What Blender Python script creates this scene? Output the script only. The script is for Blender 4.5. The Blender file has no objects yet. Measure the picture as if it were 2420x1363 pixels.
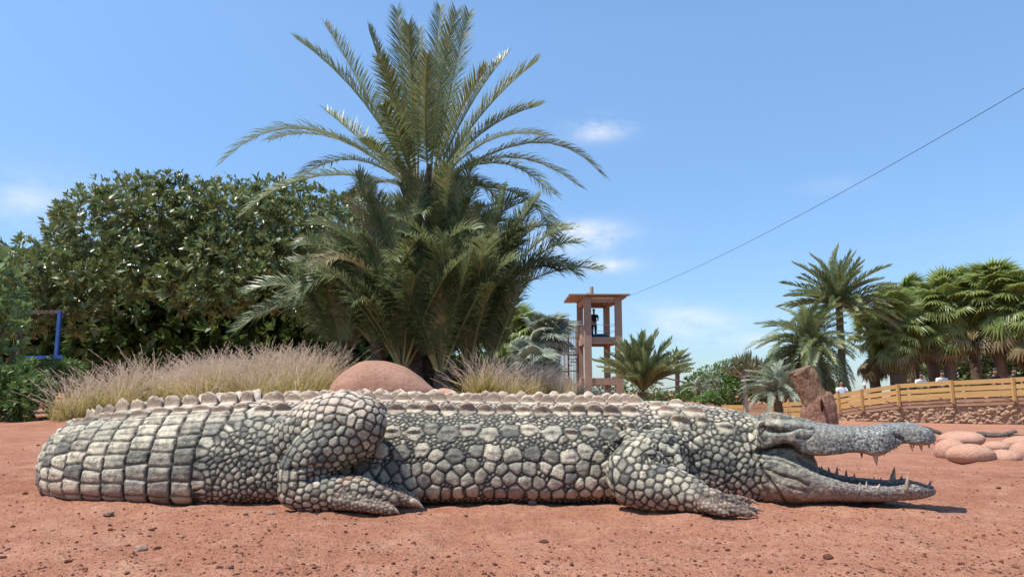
import bpy, bmesh, math, random
import numpy as np
from mathutils import Vector, Matrix, kdtree, bvhtree
from mathutils import noise as mnoise

S = bpy.context.scene
COL = S.collection
R = math.radians
rng = np.random.default_rng(7)
random.seed(7)

# ------------------------------------------------------------------ camera
CAM_H, FPX, PITCH = 0.333, 1750.0, math.atan2(243.5, 1750.0)
cam_d = bpy.data.cameras.new('camera')
cam = bpy.data.objects.new('camera', cam_d); COL.objects.link(cam)
cam_d.sensor_width = 36.0
cam_d.lens = FPX / 2420.0 * 36.0
cam_d.clip_start, cam_d.clip_end = 0.05, 3000.0
cam.location = (0, 0, CAM_H)
cam.rotation_euler = (math.pi / 2 + PITCH, 0, 0)
S.camera = cam
cp, sp_ = math.cos(PITCH), math.sin(PITCH)

def P(px, py, Y):
    """photo pixel at depth Y (metres ahead of the camera) -> world point"""
    a, b = (px - 1210.0) / FPX, (681.5 - py) / FPX
    t = Y / (cp - b * sp_)
    return Vector((a * t, Y, CAM_H + t * (sp_ + b * cp)))

def XP(px, Y, py=1050):
    return P(px, py, Y).x

def ZP(py, Y):
    return P(1210, py, Y).z

# ------------------------------------------------------------------ light
SUN_DIR = Vector((-0.40, -0.15, 0.90)).normalized()          # towards the sun
sun_d = bpy.data.lights.new('sun', 'SUN')
sun_d.energy = 5.0; sun_d.angle = R(0.53); sun_d.color = (1.0, 0.955, 0.88)
sun = bpy.data.objects.new('sun', sun_d); COL.objects.link(sun)
sun.rotation_euler = SUN_DIR.to_track_quat('Z', 'Y').to_euler()
sun.location = (-8, -2, 30)

W = bpy.data.worlds.new('World'); S.world = W; W.use_nodes = True
wn, wl = W.node_tree.nodes, W.node_tree.links
wn.clear()
w_out = wn.new('ShaderNodeOutputWorld'); w_bg = wn.new('ShaderNodeBackground')
sky = wn.new('ShaderNodeTexSky'); sky.sky_type = 'NISHITA'; sky.sun_disc = False
sky.sun_elevation = math.asin(SUN_DIR.z)
sky.sun_rotation = math.atan2(SUN_DIR.x, SUN_DIR.y)
sky.altitude = 200; sky.air_density = 1.1; sky.dust_density = 0.25; sky.ozone_density = 1.6
w_bg.inputs['Strength'].default_value = 0.15

def cloud_layer():
    """small wisps of cloud low in the sky, set by direction"""
    tc = wn.new('ShaderNodeTexCoord')
    nz = wn.new('ShaderNodeTexNoise'); nz.inputs['Scale'].default_value = 9.0
    nz.inputs['Detail'].default_value = 7.0; nz.inputs['Roughness'].default_value = 0.62
    mp = wn.new('ShaderNodeMapping'); mp.inputs['Scale'].default_value = (1.0, 1.0, 2.6)
    wl.new(tc.outputs['Generated'], mp.inputs['Vector']); wl.new(mp.outputs[0], nz.inputs['Vector'])
    total = None
    for (px, py, wx, wy, k) in [(1415, 305, 70, 26, 0.85), (1375, 560, 100, 32, 1.3), (1440, 628, 70, 18, 0.9),
                                (1625, 765, 85, 42, 0.8), (1760, 800, 80, 20, 0.6), (1500, 735, 90, 30, 0.16),
                                (1960, 440, 60, 18, 0.14), (80, 470, 130, 60, 0.5), (1840, 780, 160, 60, 0.12),
                                (3000, 500, 260, 60, 0.5), (-700, 600, 300, 60, 0.5)]:
        c = (P(px, py, 1.0) - cam.location).normalized()
        ex = Vector((c.y, -c.x, 0)).normalized(); ey = ex.cross(c)
        def dot(v):
            n = wn.new('ShaderNodeVectorMath'); n.operation = 'DOT_PRODUCT'
            n.inputs[1].default_value = v; wl.new(tc.outputs['Generated'], n.inputs[0]); return n.outputs['Value']
        def math_(op, a, b=None):
            n = wn.new('ShaderNodeMath'); n.operation = op
            for i, v in enumerate((a, b)):
                if v is None: continue
                if isinstance(v, (int, float)): n.inputs[i].default_value = v
                else: wl.new(v, n.inputs[i])
            return n.outputs[0]
        u = math_('MULTIPLY', dot(ex), FPX / wx); v = math_('MULTIPLY', dot(ey), FPX / wy)
        d2 = math_('ADD', math_('MULTIPLY', u, u), math_('MULTIPLY', v, v))
        front = math_('GREATER_THAN', dot(c), 0.0)
        g = math_('MULTIPLY', math_('MULTIPLY', math_('POWER', 2.718, math_('MULTIPLY', d2, -1.1)), k), front)
        total = g if total is None else math_('ADD', total, g)
    ramp = wn.new('ShaderNodeMapRange'); ramp.inputs['From Min'].default_value = 0.38; ramp.inputs['From Max'].default_value = 0.68
    wl.new(nz.outputs['Fac'], ramp.inputs['Value'])
    m = wn.new('ShaderNodeMath'); m.operation = 'MULTIPLY'; m.use_clamp = True
    wl.new(total, m.inputs[0]); wl.new(ramp.outputs[0], m.inputs[1])
    mix = wn.new('ShaderNodeMix'); mix.data_type = 'RGBA'
    mix.inputs['B'].default_value = (5.6, 5.7, 6.0, 1)
    wl.new(m.outputs[0], mix.inputs['Factor']); tint = wn.new('ShaderNodeMix'); tint.data_type = 'RGBA'; tint.blend_type = 'MULTIPLY'; tint.inputs[0].default_value = 1.0
    wl.new(sky.outputs[0], tint.inputs[6]); tint.inputs[7].default_value = (0.90, 1.04, 1.12, 1)
    # thicker air low down: the blue deepens a little towards the horizon all round
    sepz = wn.new('ShaderNodeSeparateXYZ'); wl.new(tc.outputs['Generated'], sepz.inputs[0])
    rz = wn.new('ShaderNodeMapRange'); rz.inputs['From Min'].default_value = 0.0; rz.inputs['From Max'].default_value = 0.45; wl.new(sepz.outputs['Z'], rz.inputs['Value'])
    low = wn.new('ShaderNodeMix'); low.data_type = 'RGBA'; low.inputs[6].default_value = (0.50, 0.56, 0.72, 1); low.inputs[7].default_value = (1.10, 1.10, 1.10, 1); wl.new(rz.outputs[0], low.inputs[0])
    t2 = wn.new('ShaderNodeMix'); t2.data_type = 'RGBA'; t2.blend_type = 'MULTIPLY'; t2.inputs[0].default_value = 1.0
    wl.new(tint.outputs[2], t2.inputs[6]); wl.new(low.outputs[2], t2.inputs[7]); wl.new(t2.outputs[2], mix.inputs['A'])
    return mix.outputs['Result']

wl.new(cloud_layer(), w_bg.inputs['Color']); wl.new(w_bg.outputs[0], w_out.inputs['Surface'])
S.view_settings.view_transform = 'Standard'; S.view_settings.look = 'None'
S.view_settings.exposure = 0.28; S.view_settings.gamma = 1.0
S.view_settings.use_curve_mapping = False
S.cycles.max_bounces = 6; S.cycles.transparent_max_bounces = 4

# ------------------------------------------------------------------ helpers
def mesh(name, V, F, mat=None, smooth=False):
    m = bpy.data.meshes.new(name)
    V = np.asarray(V, dtype=np.float32).reshape(-1, 3)
    if isinstance(F, np.ndarray) and F.ndim == 2:
        k = F.shape[1]; nf = len(F)
        m.vertices.add(len(V)); m.vertices.foreach_set('co', V.ravel())
        m.loops.add(nf * k); m.polygons.add(nf)
        m.loops.foreach_set('vertex_index', F.astype(np.int32).ravel())
        m.polygons.foreach_set('loop_start', np.arange(0, nf * k, k, dtype=np.int32))
        m.update(calc_edges=True)
    else:
        m.from_pydata([tuple(v) for v in V], [], [tuple(int(i) for i in f) for f in F]); m.update()
    if smooth:
        m.polygons.foreach_set('use_smooth', np.ones(len(m.polygons), dtype=bool))
    if mat: m.materials.append(mat.m if isinstance(mat, Mat) else mat)
    return m

def tagp(o, label=None, cat=None, group=None, kind=None):
    if label: o['label'] = label
    if cat: o['category'] = cat
    if group: o['group'] = group
    if kind: o['kind'] = kind
    return o

def obj(name, me, parent=None, loc=None, **kw):
    o = bpy.data.objects.new(name, me); COL.objects.link(o)
    if parent is not None: o.parent = parent
    if loc is not None: o.location = loc
    return tagp(o, **kw)

def empty(name, loc=(0, 0, 0), **kw):
    return obj(name, None, loc=loc, **kw)

class MB:
    """collects shapes into one mesh"""
    def __init__(s): s.v = []; s.f = []
    def add(s, V, F):
        b = len(s.v); s.v += [tuple(v) for v in V]; s.f += [tuple(b + i for i in f) for f in F]
    def box(s, c, d, rot=None, jit=0.0):
        V = []
        for x in (-.5, .5):
            for y in (-.5, .5):
                for z in (-.5, .5):
                    v = Vector((x * d[0], y * d[1], z * d[2]))
                    if jit: v += Vector([random.uniform(-jit, jit) for _ in range(3)])
                    if rot is not None: v = rot @ v
                    V.append(v + Vector(c))
        s.add(V, [(0, 1, 3, 2), (4, 6, 7, 5), (0, 4, 5, 1), (2, 3, 7, 6), (0, 2, 6, 4), (1, 5, 7, 3)])
    def bar(s, a, b, w, h):
        """box beam from a to b, w across, h high"""
        a, b = Vector(a), Vector(b); t = (b - a); L = t.length; t.normalize()
        up = Vector((0, 0, 1)) if abs(t.z) < 0.95 else Vector((0, 1, 0))
        x = t.cross(up).normalized(); u = x.cross(t)
        rot = Matrix((x, t, u)).transposed()
        s.box((a + b) / 2, (w, L, h), rot)
    def tube(s, pts, rad, n=8, cap=True, jit=0.0):
        pts = [Vector(p) for p in pts]
        if not hasattr(rad, '__len__'): rad = [rad] * len(pts)
        V = []; ref = None
        for i, p in enumerate(pts):
            t = (pts[min(i + 1, len(pts) - 1)] - pts[max(i - 1, 0)]).normalized()
            if ref is None: ref = Vector((0, 0, 1)) if abs(t.z) < 0.9 else Vector((1, 0, 0))
            x = t.cross(ref).normalized(); u = x.cross(t).normalized(); ref = u
            for k in range(n):
                a = 2 * math.pi * k / n
                r = rad[i] * (1 + random.uniform(-jit, jit))
                V.append(p + (x * math.cos(a) + u * math.sin(a)) * r)
        F = []
        for i in range(len(pts) - 1):
            for k in range(n):
                k2 = (k + 1) % n
                F.append((i * n + k, i * n + k2, (i + 1) * n + k2, (i + 1) * n + k))
        if cap:
            F.append(tuple(range(n - 1, -1, -1))); F.append(tuple((len(pts) - 1) * n + k for k in range(n)))
        s.add(V, F)
    def mesh(s, name, mat, smooth=False): return mesh(name, s.v, s.f, mat, smooth)
    def build(s, name, mat, parent=None, smooth=False, **kw):
        return obj(name, s.mesh(name, mat, smooth), parent, **kw)

# value noise in numpy
_perm = rng.permutation(4096).astype(np.int64)
_val = rng.random(4096)
def vnoise(x, y, z=None):
    x = np.asarray(x, float); y = np.asarray(y, float)
    z = np.zeros_like(x) if z is None else np.asarray(z, float)
    xi, yi, zi = np.floor(x).astype(np.int64), np.floor(y).astype(np.int64), np.floor(z).astype(np.int64)
    xf, yf, zf = x - xi, y - yi, z - zi
    sx, sy, sz = (t * t * (3 - 2 * t) for t in (xf, yf, zf))
    def h(a, b, c): return _val[_perm[(_perm[(_perm[a & 4095] + b) & 4095] + c) & 4095]]
    r = 0
    for dx, wx in ((0, 1 - sx), (1, sx)):
        for dy, wy in ((0, 1 - sy), (1, sy)):
            for dz, wz in ((0, 1 - sz), (1, sz)):
                r = r + h(xi + dx, yi + dy, zi + dz) * wx * wy * wz
    return r * 2 - 1
def fbm(x, y, z=None, o=4, g=0.5):
    a, f, r = 1.0, 1.0, 0
    for i in range(o):
        r = r + a * vnoise(x * f + 17.3 * i, y * f + 5.1 * i, None if z is None else z * f + 3.3 * i); a *= g; f *= 2.03
    return r
def sstep(a, b, x):
    t = np.clip((np.asarray(x, float) - a) / (b - a), 0, 1); return t * t * (3 - 2 * t)

# ------------------------------------------------------------------ materials
class Mat:
    def __init__(s, name, rough=0.8, spec=0.3):
        s.m = bpy.data.materials.new(name); s.m.use_nodes = True
        s.n = s.m.node_tree.nodes; s.l = s.m.node_tree.links
        s.b = s.n['Principled BSDF']; s.b.inputs['Roughness'].default_value = rough
        s.b.inputs['Specular IOR Level'].default_value = spec
        s._c = None
    def coord(s, kind='Object'):
        if s._c is None: s._c = s.n.new('ShaderNodeTexCoord')
        return s._c.outputs[kind]
    def noise(s, scale, detail=4, rough=0.55, coord=None, dist=0.0, stretch=None):
        t = s.n.new('ShaderNodeTexNoise'); t.inputs['Scale'].default_value = scale
        t.inputs['Detail'].default_value = detail; t.inputs['Roughness'].default_value = rough
        t.inputs['Distortion'].default_value = dist
        c = coord or s.coord()
        if stretch:
            mp = s.n.new('ShaderNodeMapping'); mp.inputs['Scale'].default_value = stretch
            s.l.new(c, mp.inputs['Vector']); c = mp.outputs[0]
        s.l.new(c, t.inputs['Vector']); return t.outputs['Fac']
    def voro(s, scale, feature='F1', coord=None):
        t = s.n.new('ShaderNodeTexVoronoi'); t.feature = feature; t.inputs['Scale'].default_value = scale
        s.l.new(coord or s.coord(), t.inputs['Vector']); return t
    def rng(s, v, a, b, c=0.0, d=1.0):
        t = s.n.new('ShaderNodeMapRange'); s.l.new(v, t.inputs['Value'])
        for k, x in zip(('From Min', 'From Max', 'To Min', 'To Max'), (a, b, c, d)): t.inputs[k].default_value = x
        return t.outputs[0]
    def math(s, op, a, b=None, clamp=False):
        n = s.n.new('ShaderNodeMath'); n.operation = op; n.use_clamp = clamp
        for i, v in enumerate((a, b)):
            if v is None: continue
            if isinstance(v, (int, float)): n.inputs[i].default_value = v
            else: s.l.new(v, n.inputs[i])
        return n.outputs[0]
    def mix(s, f, a, b, blend='MIX'):
        n = s.n.new('ShaderNodeMix'); n.data_type = 'RGBA'; n.blend_type = blend
        for k, v in (('Factor', f), ('A', a), ('B', b)):
            i = n.inputs[k] if k != 'Factor' else n.inputs[0]
            if k != 'Factor': i = [q for q in n.inputs if q.name == k and q.type == 'RGBA'][0]
            if isinstance(v, (int, float)): i.default_value = v
            elif isinstance(v, (tuple, list)): i.default_value = (*v[:3], 1)
            else: s.l.new(v, i)
        return [q for q in n.outputs if q.type == 'RGBA'][0]
    def attr(s, name):
        n = s.n.new('ShaderNodeAttribute'); n.attribute_name = name; return n
    def sep(s, c):
        n = s.n.new('ShaderNodeSeparateColor'); s.l.new(c, n.inputs[0]); return n.outputs
    def color(s, c):
        i = s.b.inputs['Base Color']
        if isinstance(c, (tuple, list)): i.default_value = (*c[:3], 1)
        else: s.l.new(c, i)
        return s
    def bump(s, h, dist=0.01, strength=1.0):
        n = s.n.new('ShaderNodeBump'); n.inputs['Distance'].default_value = dist; n.inputs['Strength'].default_value = strength
        s.l.new(h, n.inputs['Height']); s.l.new(n.outputs[0], s.b.inputs['Normal']); return s
    def rnd(s):
        n = s.n.new('ShaderNodeObjectInfo'); return n.outputs['Random']
    def translucent(s, col, amount):
        """thin leaf: part of the light passes through"""
        t = s.n.new('ShaderNodeBsdfTranslucent'); mx = s.n.new('ShaderNodeMixShader')
        mx.inputs[0].default_value = amount
        if isinstance(col, (tuple, list)): t.inputs['Color'].default_value = (*col[:3], 1)
        else: s.l.new(col, t.inputs['Color'])
        s.l.new(s.b.outputs[0], mx.inputs[1]); s.l.new(t.outputs[0], mx.inputs[2])
        s.l.new(mx.outputs[0], s.n['Material Output'].inputs['Surface']); return s
# ------------------------------------------------------------------ ground
WALL_PTS = [(2600, 26.3), (2420, 28.0), (2290, 29.3), (2120, 31.0), (2035, 32.2), (1978, 33.2), (1900, 34.8), (1840, 36.0), (1760, 37.2), (1680, 38.2), (1560, 39.5)]
_wx = np.array([XP(p, y, 960) for p, y in WALL_PTS])[::-1]; _wy = np.array([y for p, y in WALL_PTS])[::-1]
def wall_y(x): return np.interp(x, _wx, _wy)

def gz(x, y):
    x = np.asarray(x, float); y = np.asarray(y, float)
    pit = np.interp(y, [2.7, 5.0, 10.0, 28.5, 60], [0, -0.14, -0.33, -0.92, -0.95])
    left = sstep(2.4, 0.1, x - 0.02 * y)                                  # 1 on the planted side
    bank = (0.33 - 0.26 * sstep(-2.6, -5.4, x)) * sstep(6.2, 9.2, y) + 0.01 - 0.25 * sstep(13, 22, y)
    z = pit * (1 - left) + bank * left
    z = z + 0.62 * np.exp(-(((x - 3.6) / 1.3) ** 2 + ((y - 14.5) / 1.6) ** 2))
    far = sstep(2.6, 7.0, y - wall_y(x)); lev = np.interp(x, [9, 20], [-0.75, -0.45])
    z = z * (1 - far) + lev * far
    z = z + 0.03 * sstep(4.86, 4.92, y + 0.10 * fbm(x * 1.7, y * 0.6, o=3)) * sstep(1.2, 2.4, x) * sstep(9, 6, y)
    near = sstep(14, 4, y)
    z = z + near * (0.013 * fbm(x * 2.3, y * 2.3, o=3) + 0.0052 * fbm(x * 15, y * 15, o=3))
    z = z + sstep(5, 3.2, y) * 0.0022 * fbm(x * 60, y * 60, o=2)
    z = z + (0.015 + 0.05 * left) * (1 - near) * fbm(x * 0.45, y * 0.45, o=3)
    return z

def graded(lo, hi, step, grow, end):
    a = list(np.arange(lo, hi, step)); s = step
    while a[-1] < end: s *= grow; a.append(a[-1] + s)
    return a
xs_r = graded(0, 2.0, 0.0125, 1.11, 900)
xs = np.array([-v for v in xs_r[:0:-1]] + xs_r)
ys_f = graded(1.25, 3.1, 0.0115, 1.075, 1200)
ys_b = [1.25 - v for v in graded(0.02, 0.2, 0.03, 1.5, 40)][::-1]
ys = np.array(ys_b + ys_f)
GX, GY = np.meshgrid(xs, ys)
GZ = gz(GX.ravel(), GY.ravel())
nx, ny = len(xs), len(ys)
ii = (np.arange(ny - 1)[:, None] * nx + np.arange(nx - 1)[None, :]).ravel()
gF = np.stack([ii, ii + 1, ii + 1 + nx, ii + nx], 1)
def ground_mat():
    M = Mat('red_earth', 0.92, 0.15); c = M.coord('Object')
    n1 = M.noise(0.55, 6, 0.6); n2 = M.noise(6.0, 6, 0.65); n3 = M.noise(70.0, 4, 0.7); n4 = M.noise(260.0, 2, 0.6)
    a = M.mix(M.rng(n1, 0.35, 0.65), (0.32, 0.128, 0.07), (0.455, 0.208, 0.124))
    a = M.mix(M.rng(n2, 0.45, 0.72), a, (0.49, 0.255, 0.16))
    a = M.mix(M.rng(n3, 0.50, 0.36, 0, 0.75), a, (0.27, 0.10, 0.062))
    a = M.mix(M.rng(n4, 0.58, 0.70, 0, 0.5), a, (0.58, 0.38, 0.27))
    v = M.voro(48.0); a = M.mix(M.rng(v.outputs['Distance'], 0.16, 0.07, 0, 0.8), a, (0.15, 0.062, 0.045))
    M.color(a)
    h = M.math('ADD', M.math('MULTIPLY', n3, 0.9), M.math('MULTIPLY', n4, 0.35))
    h = M.math('ADD', h, M.math('MULTIPLY', n2, 1.2))
    M.bump(h, 0.015, 1.0); return M.m
MAT_EARTH = ground_mat()
obj('ground', mesh('ground', np.stack([GX.ravel(), GY.ravel(), GZ], 1), gF, MAT_EARTH, True), kind='structure',
    label='bare reddish earth sloping away behind the crocodile')
def g1(x, y): return float(gz(np.array([x]), np.array([y]))[0])

# ------------------------------------------------------------------ stones
def rock_verts(sub=2, seed=0, amp=0.25, freq=1.3, squash=(1, 1, 1), ang=False):
    bm = bmesh.new(); bmesh.ops.create_icosphere(bm, subdivisions=sub, radius=1.0)
    V = np.array([v.co[:] for v in bm.verts]); F = [tuple(v.index for v in f.verts) for f in bm.faces]; bm.free()
    d = 1 + amp * fbm(V[:, 0] * freq + seed * 3.7, V[:, 1] * freq + seed * 1.9, V[:, 2] * freq + seed * 0.7, o=3)
    if ang: d = np.round(d * 5) / 5 * 0.6 + d * 0.4
    return V * d[:, None] * np.array(squash), F

def stone_mat(name, c1, c2, sc=4.0):
    M = Mat(name, 0.9, 0.15)
    n = M.noise(sc, 6, 0.65); n2 = M.noise(sc * 14, 4, 0.7)
    a = M.mix(M.rng(n, 0.32, 0.68), c1, c2); a = M.mix(M.rng(n2, 0.55, 0.35, 0, 0.45), a, tuple(0.5 * q for q in c1))
    M.color(a); M.bump(M.math('ADD', n2, M.math('MULTIPLY', n, 0.8)), 0.012, 0.7); return M.m
MAT_CLOD = stone_mat('earth_clod', (0.14, 0.055, 0.035), (0.34, 0.145, 0.09), 20)
MAT_PALE = stone_mat('pale_stone', (0.5, 0.30, 0.22), (0.6, 0.42, 0.33), 25)
MAT_BOULDER = stone_mat('smooth_boulder', (0.33, 0.175, 0.118), (0.43, 0.245, 0.17), 2.2)
MAT_COBBLE = stone_mat('smooth_cobble', (0.47, 0.25, 0.165), (0.56, 0.33, 0.23), 5)

def grit():
    """fine loose crumbs of earth on the bare ground: one mass"""
    protos = [rock_verts(1, k, 0.3, 1.4, (1, 0.85, 0.6), True) for k in range(5)]
    Vs, Fs, b = [], [], 0
    n = 12000
    ys_ = 1.3 * (4.5 / 1.3) ** (rng.random(n) ** 1.25); xs_ = (rng.random(n) * 2 - 1) * (0.75 * ys_ + 0.15)
    keep = (vnoise(xs_ * 1.6, ys_ * 2.2) > -0.25) | (rng.random(n) < 0.3)
    xs_, ys_ = xs_[keep], ys_[keep]; rs = 0.0014 + 0.0042 * rng.random(len(xs_)) ** 6
    zs_ = gz(xs_, ys_) + rs * 0.15
    for i in range(len(xs_)):
        V, F = protos[i % 5]; a = rng.random() * 6.28
        c, s = math.cos(a), math.sin(a)
        V = np.stack([V[:, 0] * c - V[:, 1] * s, V[:, 0] * s + V[:, 1] * c, V[:, 2]], 1) * rs[i]
        Vs.append(V + np.array([xs_[i], ys_[i], zs_[i]])); Fs.append(np.array(F) + b); b += len(V)
    obj('earth_crumbs', mesh('earth_crumbs', np.concatenate(Vs), np.concatenate(Fs), MAT_CLOD, False), kind='stuff',
        label='fine crumbs of dark earth scattered over the bare red ground')
grit()

def on_ground(px, py):
    """where the sight line through a photo pixel meets the ground"""
    lo, hi = 1.2, 60.0
    y = lo
    while y < hi:
        p = P(px, py, y)
        if p.z < g1(p.x, p.y): return p
        y *= 1.01
    return P(px, py, hi)

loose = [  # px, py, size in px, dark clod / pale stone, label
 (332, 1296, 17, 'p', 'pale angular stone beside a dark clod on the open earth in front of the tail'),
 (372, 1296, 9, 'd', 'dark clod touching the pale angular stone in front of the tail'),
 (1286, 1278, 14, 'd', 'flat dark chip of wood lying on the earth in front of the belly'),
 (1957, 1318, 16, 'd', 'largest black clod on the open earth in front of the lower jaw'),
 (1258, 1190, 9, 'p', 'pale pebble lying against the belly edge between the two feet'),
 (556, 1290, 9, 'd', None), (518, 1342, 9, 'd', None), (544, 1342, 8, 'd', None), (262, 1258, 7, 'd', None), (299, 1246, 5, 'd', None),
 (536, 1244, 6, 'd', None), (358, 1253, 8, 'd', None), (200, 1344, 9, 'd', None), (580, 1216, 8, 'p', None), (255, 1217, 12, 'p', None),
 (640, 1212, 10, 'p', None), (742, 1343, 7, 'd', None), (990, 1212, 6, 'p', None), (1102, 1218, 5, 'd', None), (1020, 1316, 6, 'd', None),
 (1700, 1283, 7, 'd', None), (1720, 1299, 7, 'd', None), (2272, 1333, 8, 'd', None), (1500, 1296, 5, 'd', None), (2310, 1158, 5, 'd', None),
 (2360, 1152, 7, 'd', None), (1960, 1245, 5, 'd', None), (2130, 1248, 5, 'd', None), (1655, 1340, 6, 'd', None), (90, 1052, 5, 'd', None),
 (60, 1165, 7, 'd', None), (30, 1243, 7, 'd', None), (5, 1320, 9, 'd', None), (430, 1270, 6, 'p', None), (160, 1330, 10, 'd', None),
 (2060, 1140, 6, 'd', None), (2280, 1096, 6, 'd', None), (2180, 1210, 5, 'd', None), (2400, 1262, 6, 'd', None), (880, 1300, 5, 'p', None)]
_pr = [mesh('stone', *rock_verts(2, 20 + k, 0.32, 1.2, (1.15, 0.85, 0.62), True), MAT_CLOD) for k in range(4)]
_pp = [mesh('stone', *rock_verts(2, 30 + k, 0.30, 1.2, (1.2, 0.9, 0.65), True), MAT_PALE) for k in range(3)]
for i, (px, py, sz, kind, lab) in enumerate(loose):
    p = on_ground(px, py + sz * 0.3); r = sz * (0.8 if kind == 'd' else 0.95) * p.y / FPX
    o = obj('stone', (_pr[i % 4] if kind == 'd' else _pp[i % 3]), loc=(p.x, p.y, g1(p.x, p.y) + r * 0.25))
    o.scale = (r, r, r * (0.5 if i == 2 else 0.9)); o.rotation_euler = (0, 0, random.uniform(0, 6.28))
    if lab: tagp(o, lab, 'stone')
    elif kind == 'd': tagp(o, 'small dark clod lying loose on the open red earth', 'stone', 'small dark clods on the red earth')
    else: tagp(o, 'small pale stone lying loose on the open red earth', 'stone', 'small pale stones on the red earth')
# ------------------------------------------------------------------ crocodile
def catmull(pts, n):
    pts = np.asarray(pts, float); k = len(pts)
    ext = np.vstack([2 * pts[0] - pts[1], pts, 2 * pts[-1] - pts[-2]])
    t = np.linspace(0, k - 1 - 1e-9, n); i = t.astype(int); f = (t - i)[:, None]
    p0, p1, p2, p3 = ext[i], ext[i + 1], ext[i + 2], ext[i + 3]
    return 0.5 * (2 * p1 + (p2 - p0) * f + (2 * p0 - 5 * p1 + 4 * p2 - p3) * f ** 2 + (3 * p1 - p0 - 3 * p2 + p3) * f ** 3)

class Loft:
    """body section: stations (X, Y, half width, z top, z bottom, z of the widest point)"""
    def __init__(s, st, n=160, e=(0.9, 0.85, 0.55)):
        A = catmull(st, n); A[:, 2] = np.maximum(A[:, 2], 0.004)
        s.C, s.hw, s.zt, s.zb, s.zc = A[:, :2], A[:, 2], A[:, 3], A[:, 4], A[:, 5]
        T = np.gradient(s.C, axis=0); T /= np.linalg.norm(T, axis=1)[:, None]
        s.T = T; s.N = np.stack([T[:, 1], -T[:, 0]], 1)
        d = np.linalg.norm(np.diff(s.C, axis=0), axis=1); s.u = np.concatenate([[0], np.cumsum(d)])
        s.e = e; s.n = n
    def at(s, u, phi):
        """surface point, tangent; phi measured from the top towards the near side"""
        u = np.asarray(u, float); phi = np.asarray(phi, float)
        f = lambda a: np.interp(u, s.u, a)
        p, q, q2 = s.e
        sn, cs = np.sin(phi), np.cos(phi)
        lat = f(s.hw) * np.sign(sn) * np.abs(sn) ** p
        z = np.where(cs >= 0, f(s.zc) + (f(s.zt) - f(s.zc)) * np.abs(cs) ** q, f(s.zc) - (f(s.zc) - f(s.zb)) * np.abs(cs) ** q2)
        return np.stack([f(s.C[:, 0]) + f(s.N[:, 0]) * lat, f(s.C[:, 1]) + f(s.N[:, 1]) * lat, z], -1)
    def tan(s, u):
        return np.stack([np.interp(u, s.u, s.T[:, 0]), np.interp(u, s.u, s.T[:, 1]), np.zeros_like(u)], -1)
    def u_of_x(s, x, lo=None):
        m = s.C[:, 0]; j = np.arange(s.n) if lo is None else np.where(s.u > lo)[0]
        return float(np.interp(x, m[j], s.u[j]))
    def solid(s, mb, m=56):
        ph = np.linspace(0, 2 * np.pi, m, endpoint=False)
        V = np.concatenate([s.at(np.full(m, u), ph) for u in s.u])
        F = [(i * m + k, i * m + (k + 1) % m, (i + 1) * m + (k + 1) % m, (i + 1) * m + k) for i in range(s.n - 1) for k in range(m)]
        F += [tuple(range(m - 1, -1, -1)), tuple((s.n - 1) * m + k for k in range(m))]
        mb.add(V, F)

def sx(px, Y): return XP(px, Y, 1050)
# tail tip -> neck.  (X, Y, half width, top, bottom, widest height)
SPINE = [(-0.95, 4.05, 0.012, 0.05, 0, 0.02), (-1.15, 3.85, 0.03, 0.09, -0.005, 0.03), (-1.33, 3.58, 0.05, 0.135, -0.01, 0.05), (-1.43, 3.3, 0.075, 0.17, -0.01, 0.065),
         (-1.505, 3.02, 0.105, 0.2, -0.012, 0.053), (-1.505, 2.8, 0.135, 0.215, -0.012, 0.059), (-1.44, 2.62, 0.165, 0.235, -0.012, 0.066),
         (-1.325, 2.5, 0.195, 0.255, -0.012, 0.069), (-1.19, 2.44, 0.222, 0.278, -0.012, 0.073), (-1.03, 2.42, 0.245, 0.292, -0.012, 0.076),
         (-0.86, 2.43, 0.262, 0.303, -0.012, 0.079), (-0.68, 2.45, 0.272, 0.311, -0.012, 0.083), (-0.48, 2.46, 0.272, 0.312, -0.012, 0.086),
         (-0.25, 2.475, 0.282, 0.309, -0.012, 0.086), (0, 2.48, 0.288, 0.304, -0.012, 0.083), (0.22, 2.48, 0.278, 0.302, -0.012, 0.083),
         (0.4, 2.465, 0.255, 0.301, -0.012, 0.086), (0.54, 2.44, 0.225, 0.298, -0.012, 0.086), (0.66, 2.405, 0.195, 0.282, -0.012, 0.083),
         (0.76, 2.37, 0.17, 0.262, -0.012, 0.079), (0.84, 2.335, 0.155, 0.235, -0.012, 0.069), (0.895, 2.31, 0.13, 0.18, -0.008, 0.056), (0.925, 2.3, 0.09, 0.12, 0.004, 0.06)]
SP = Loft(SPINE, 300)

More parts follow.
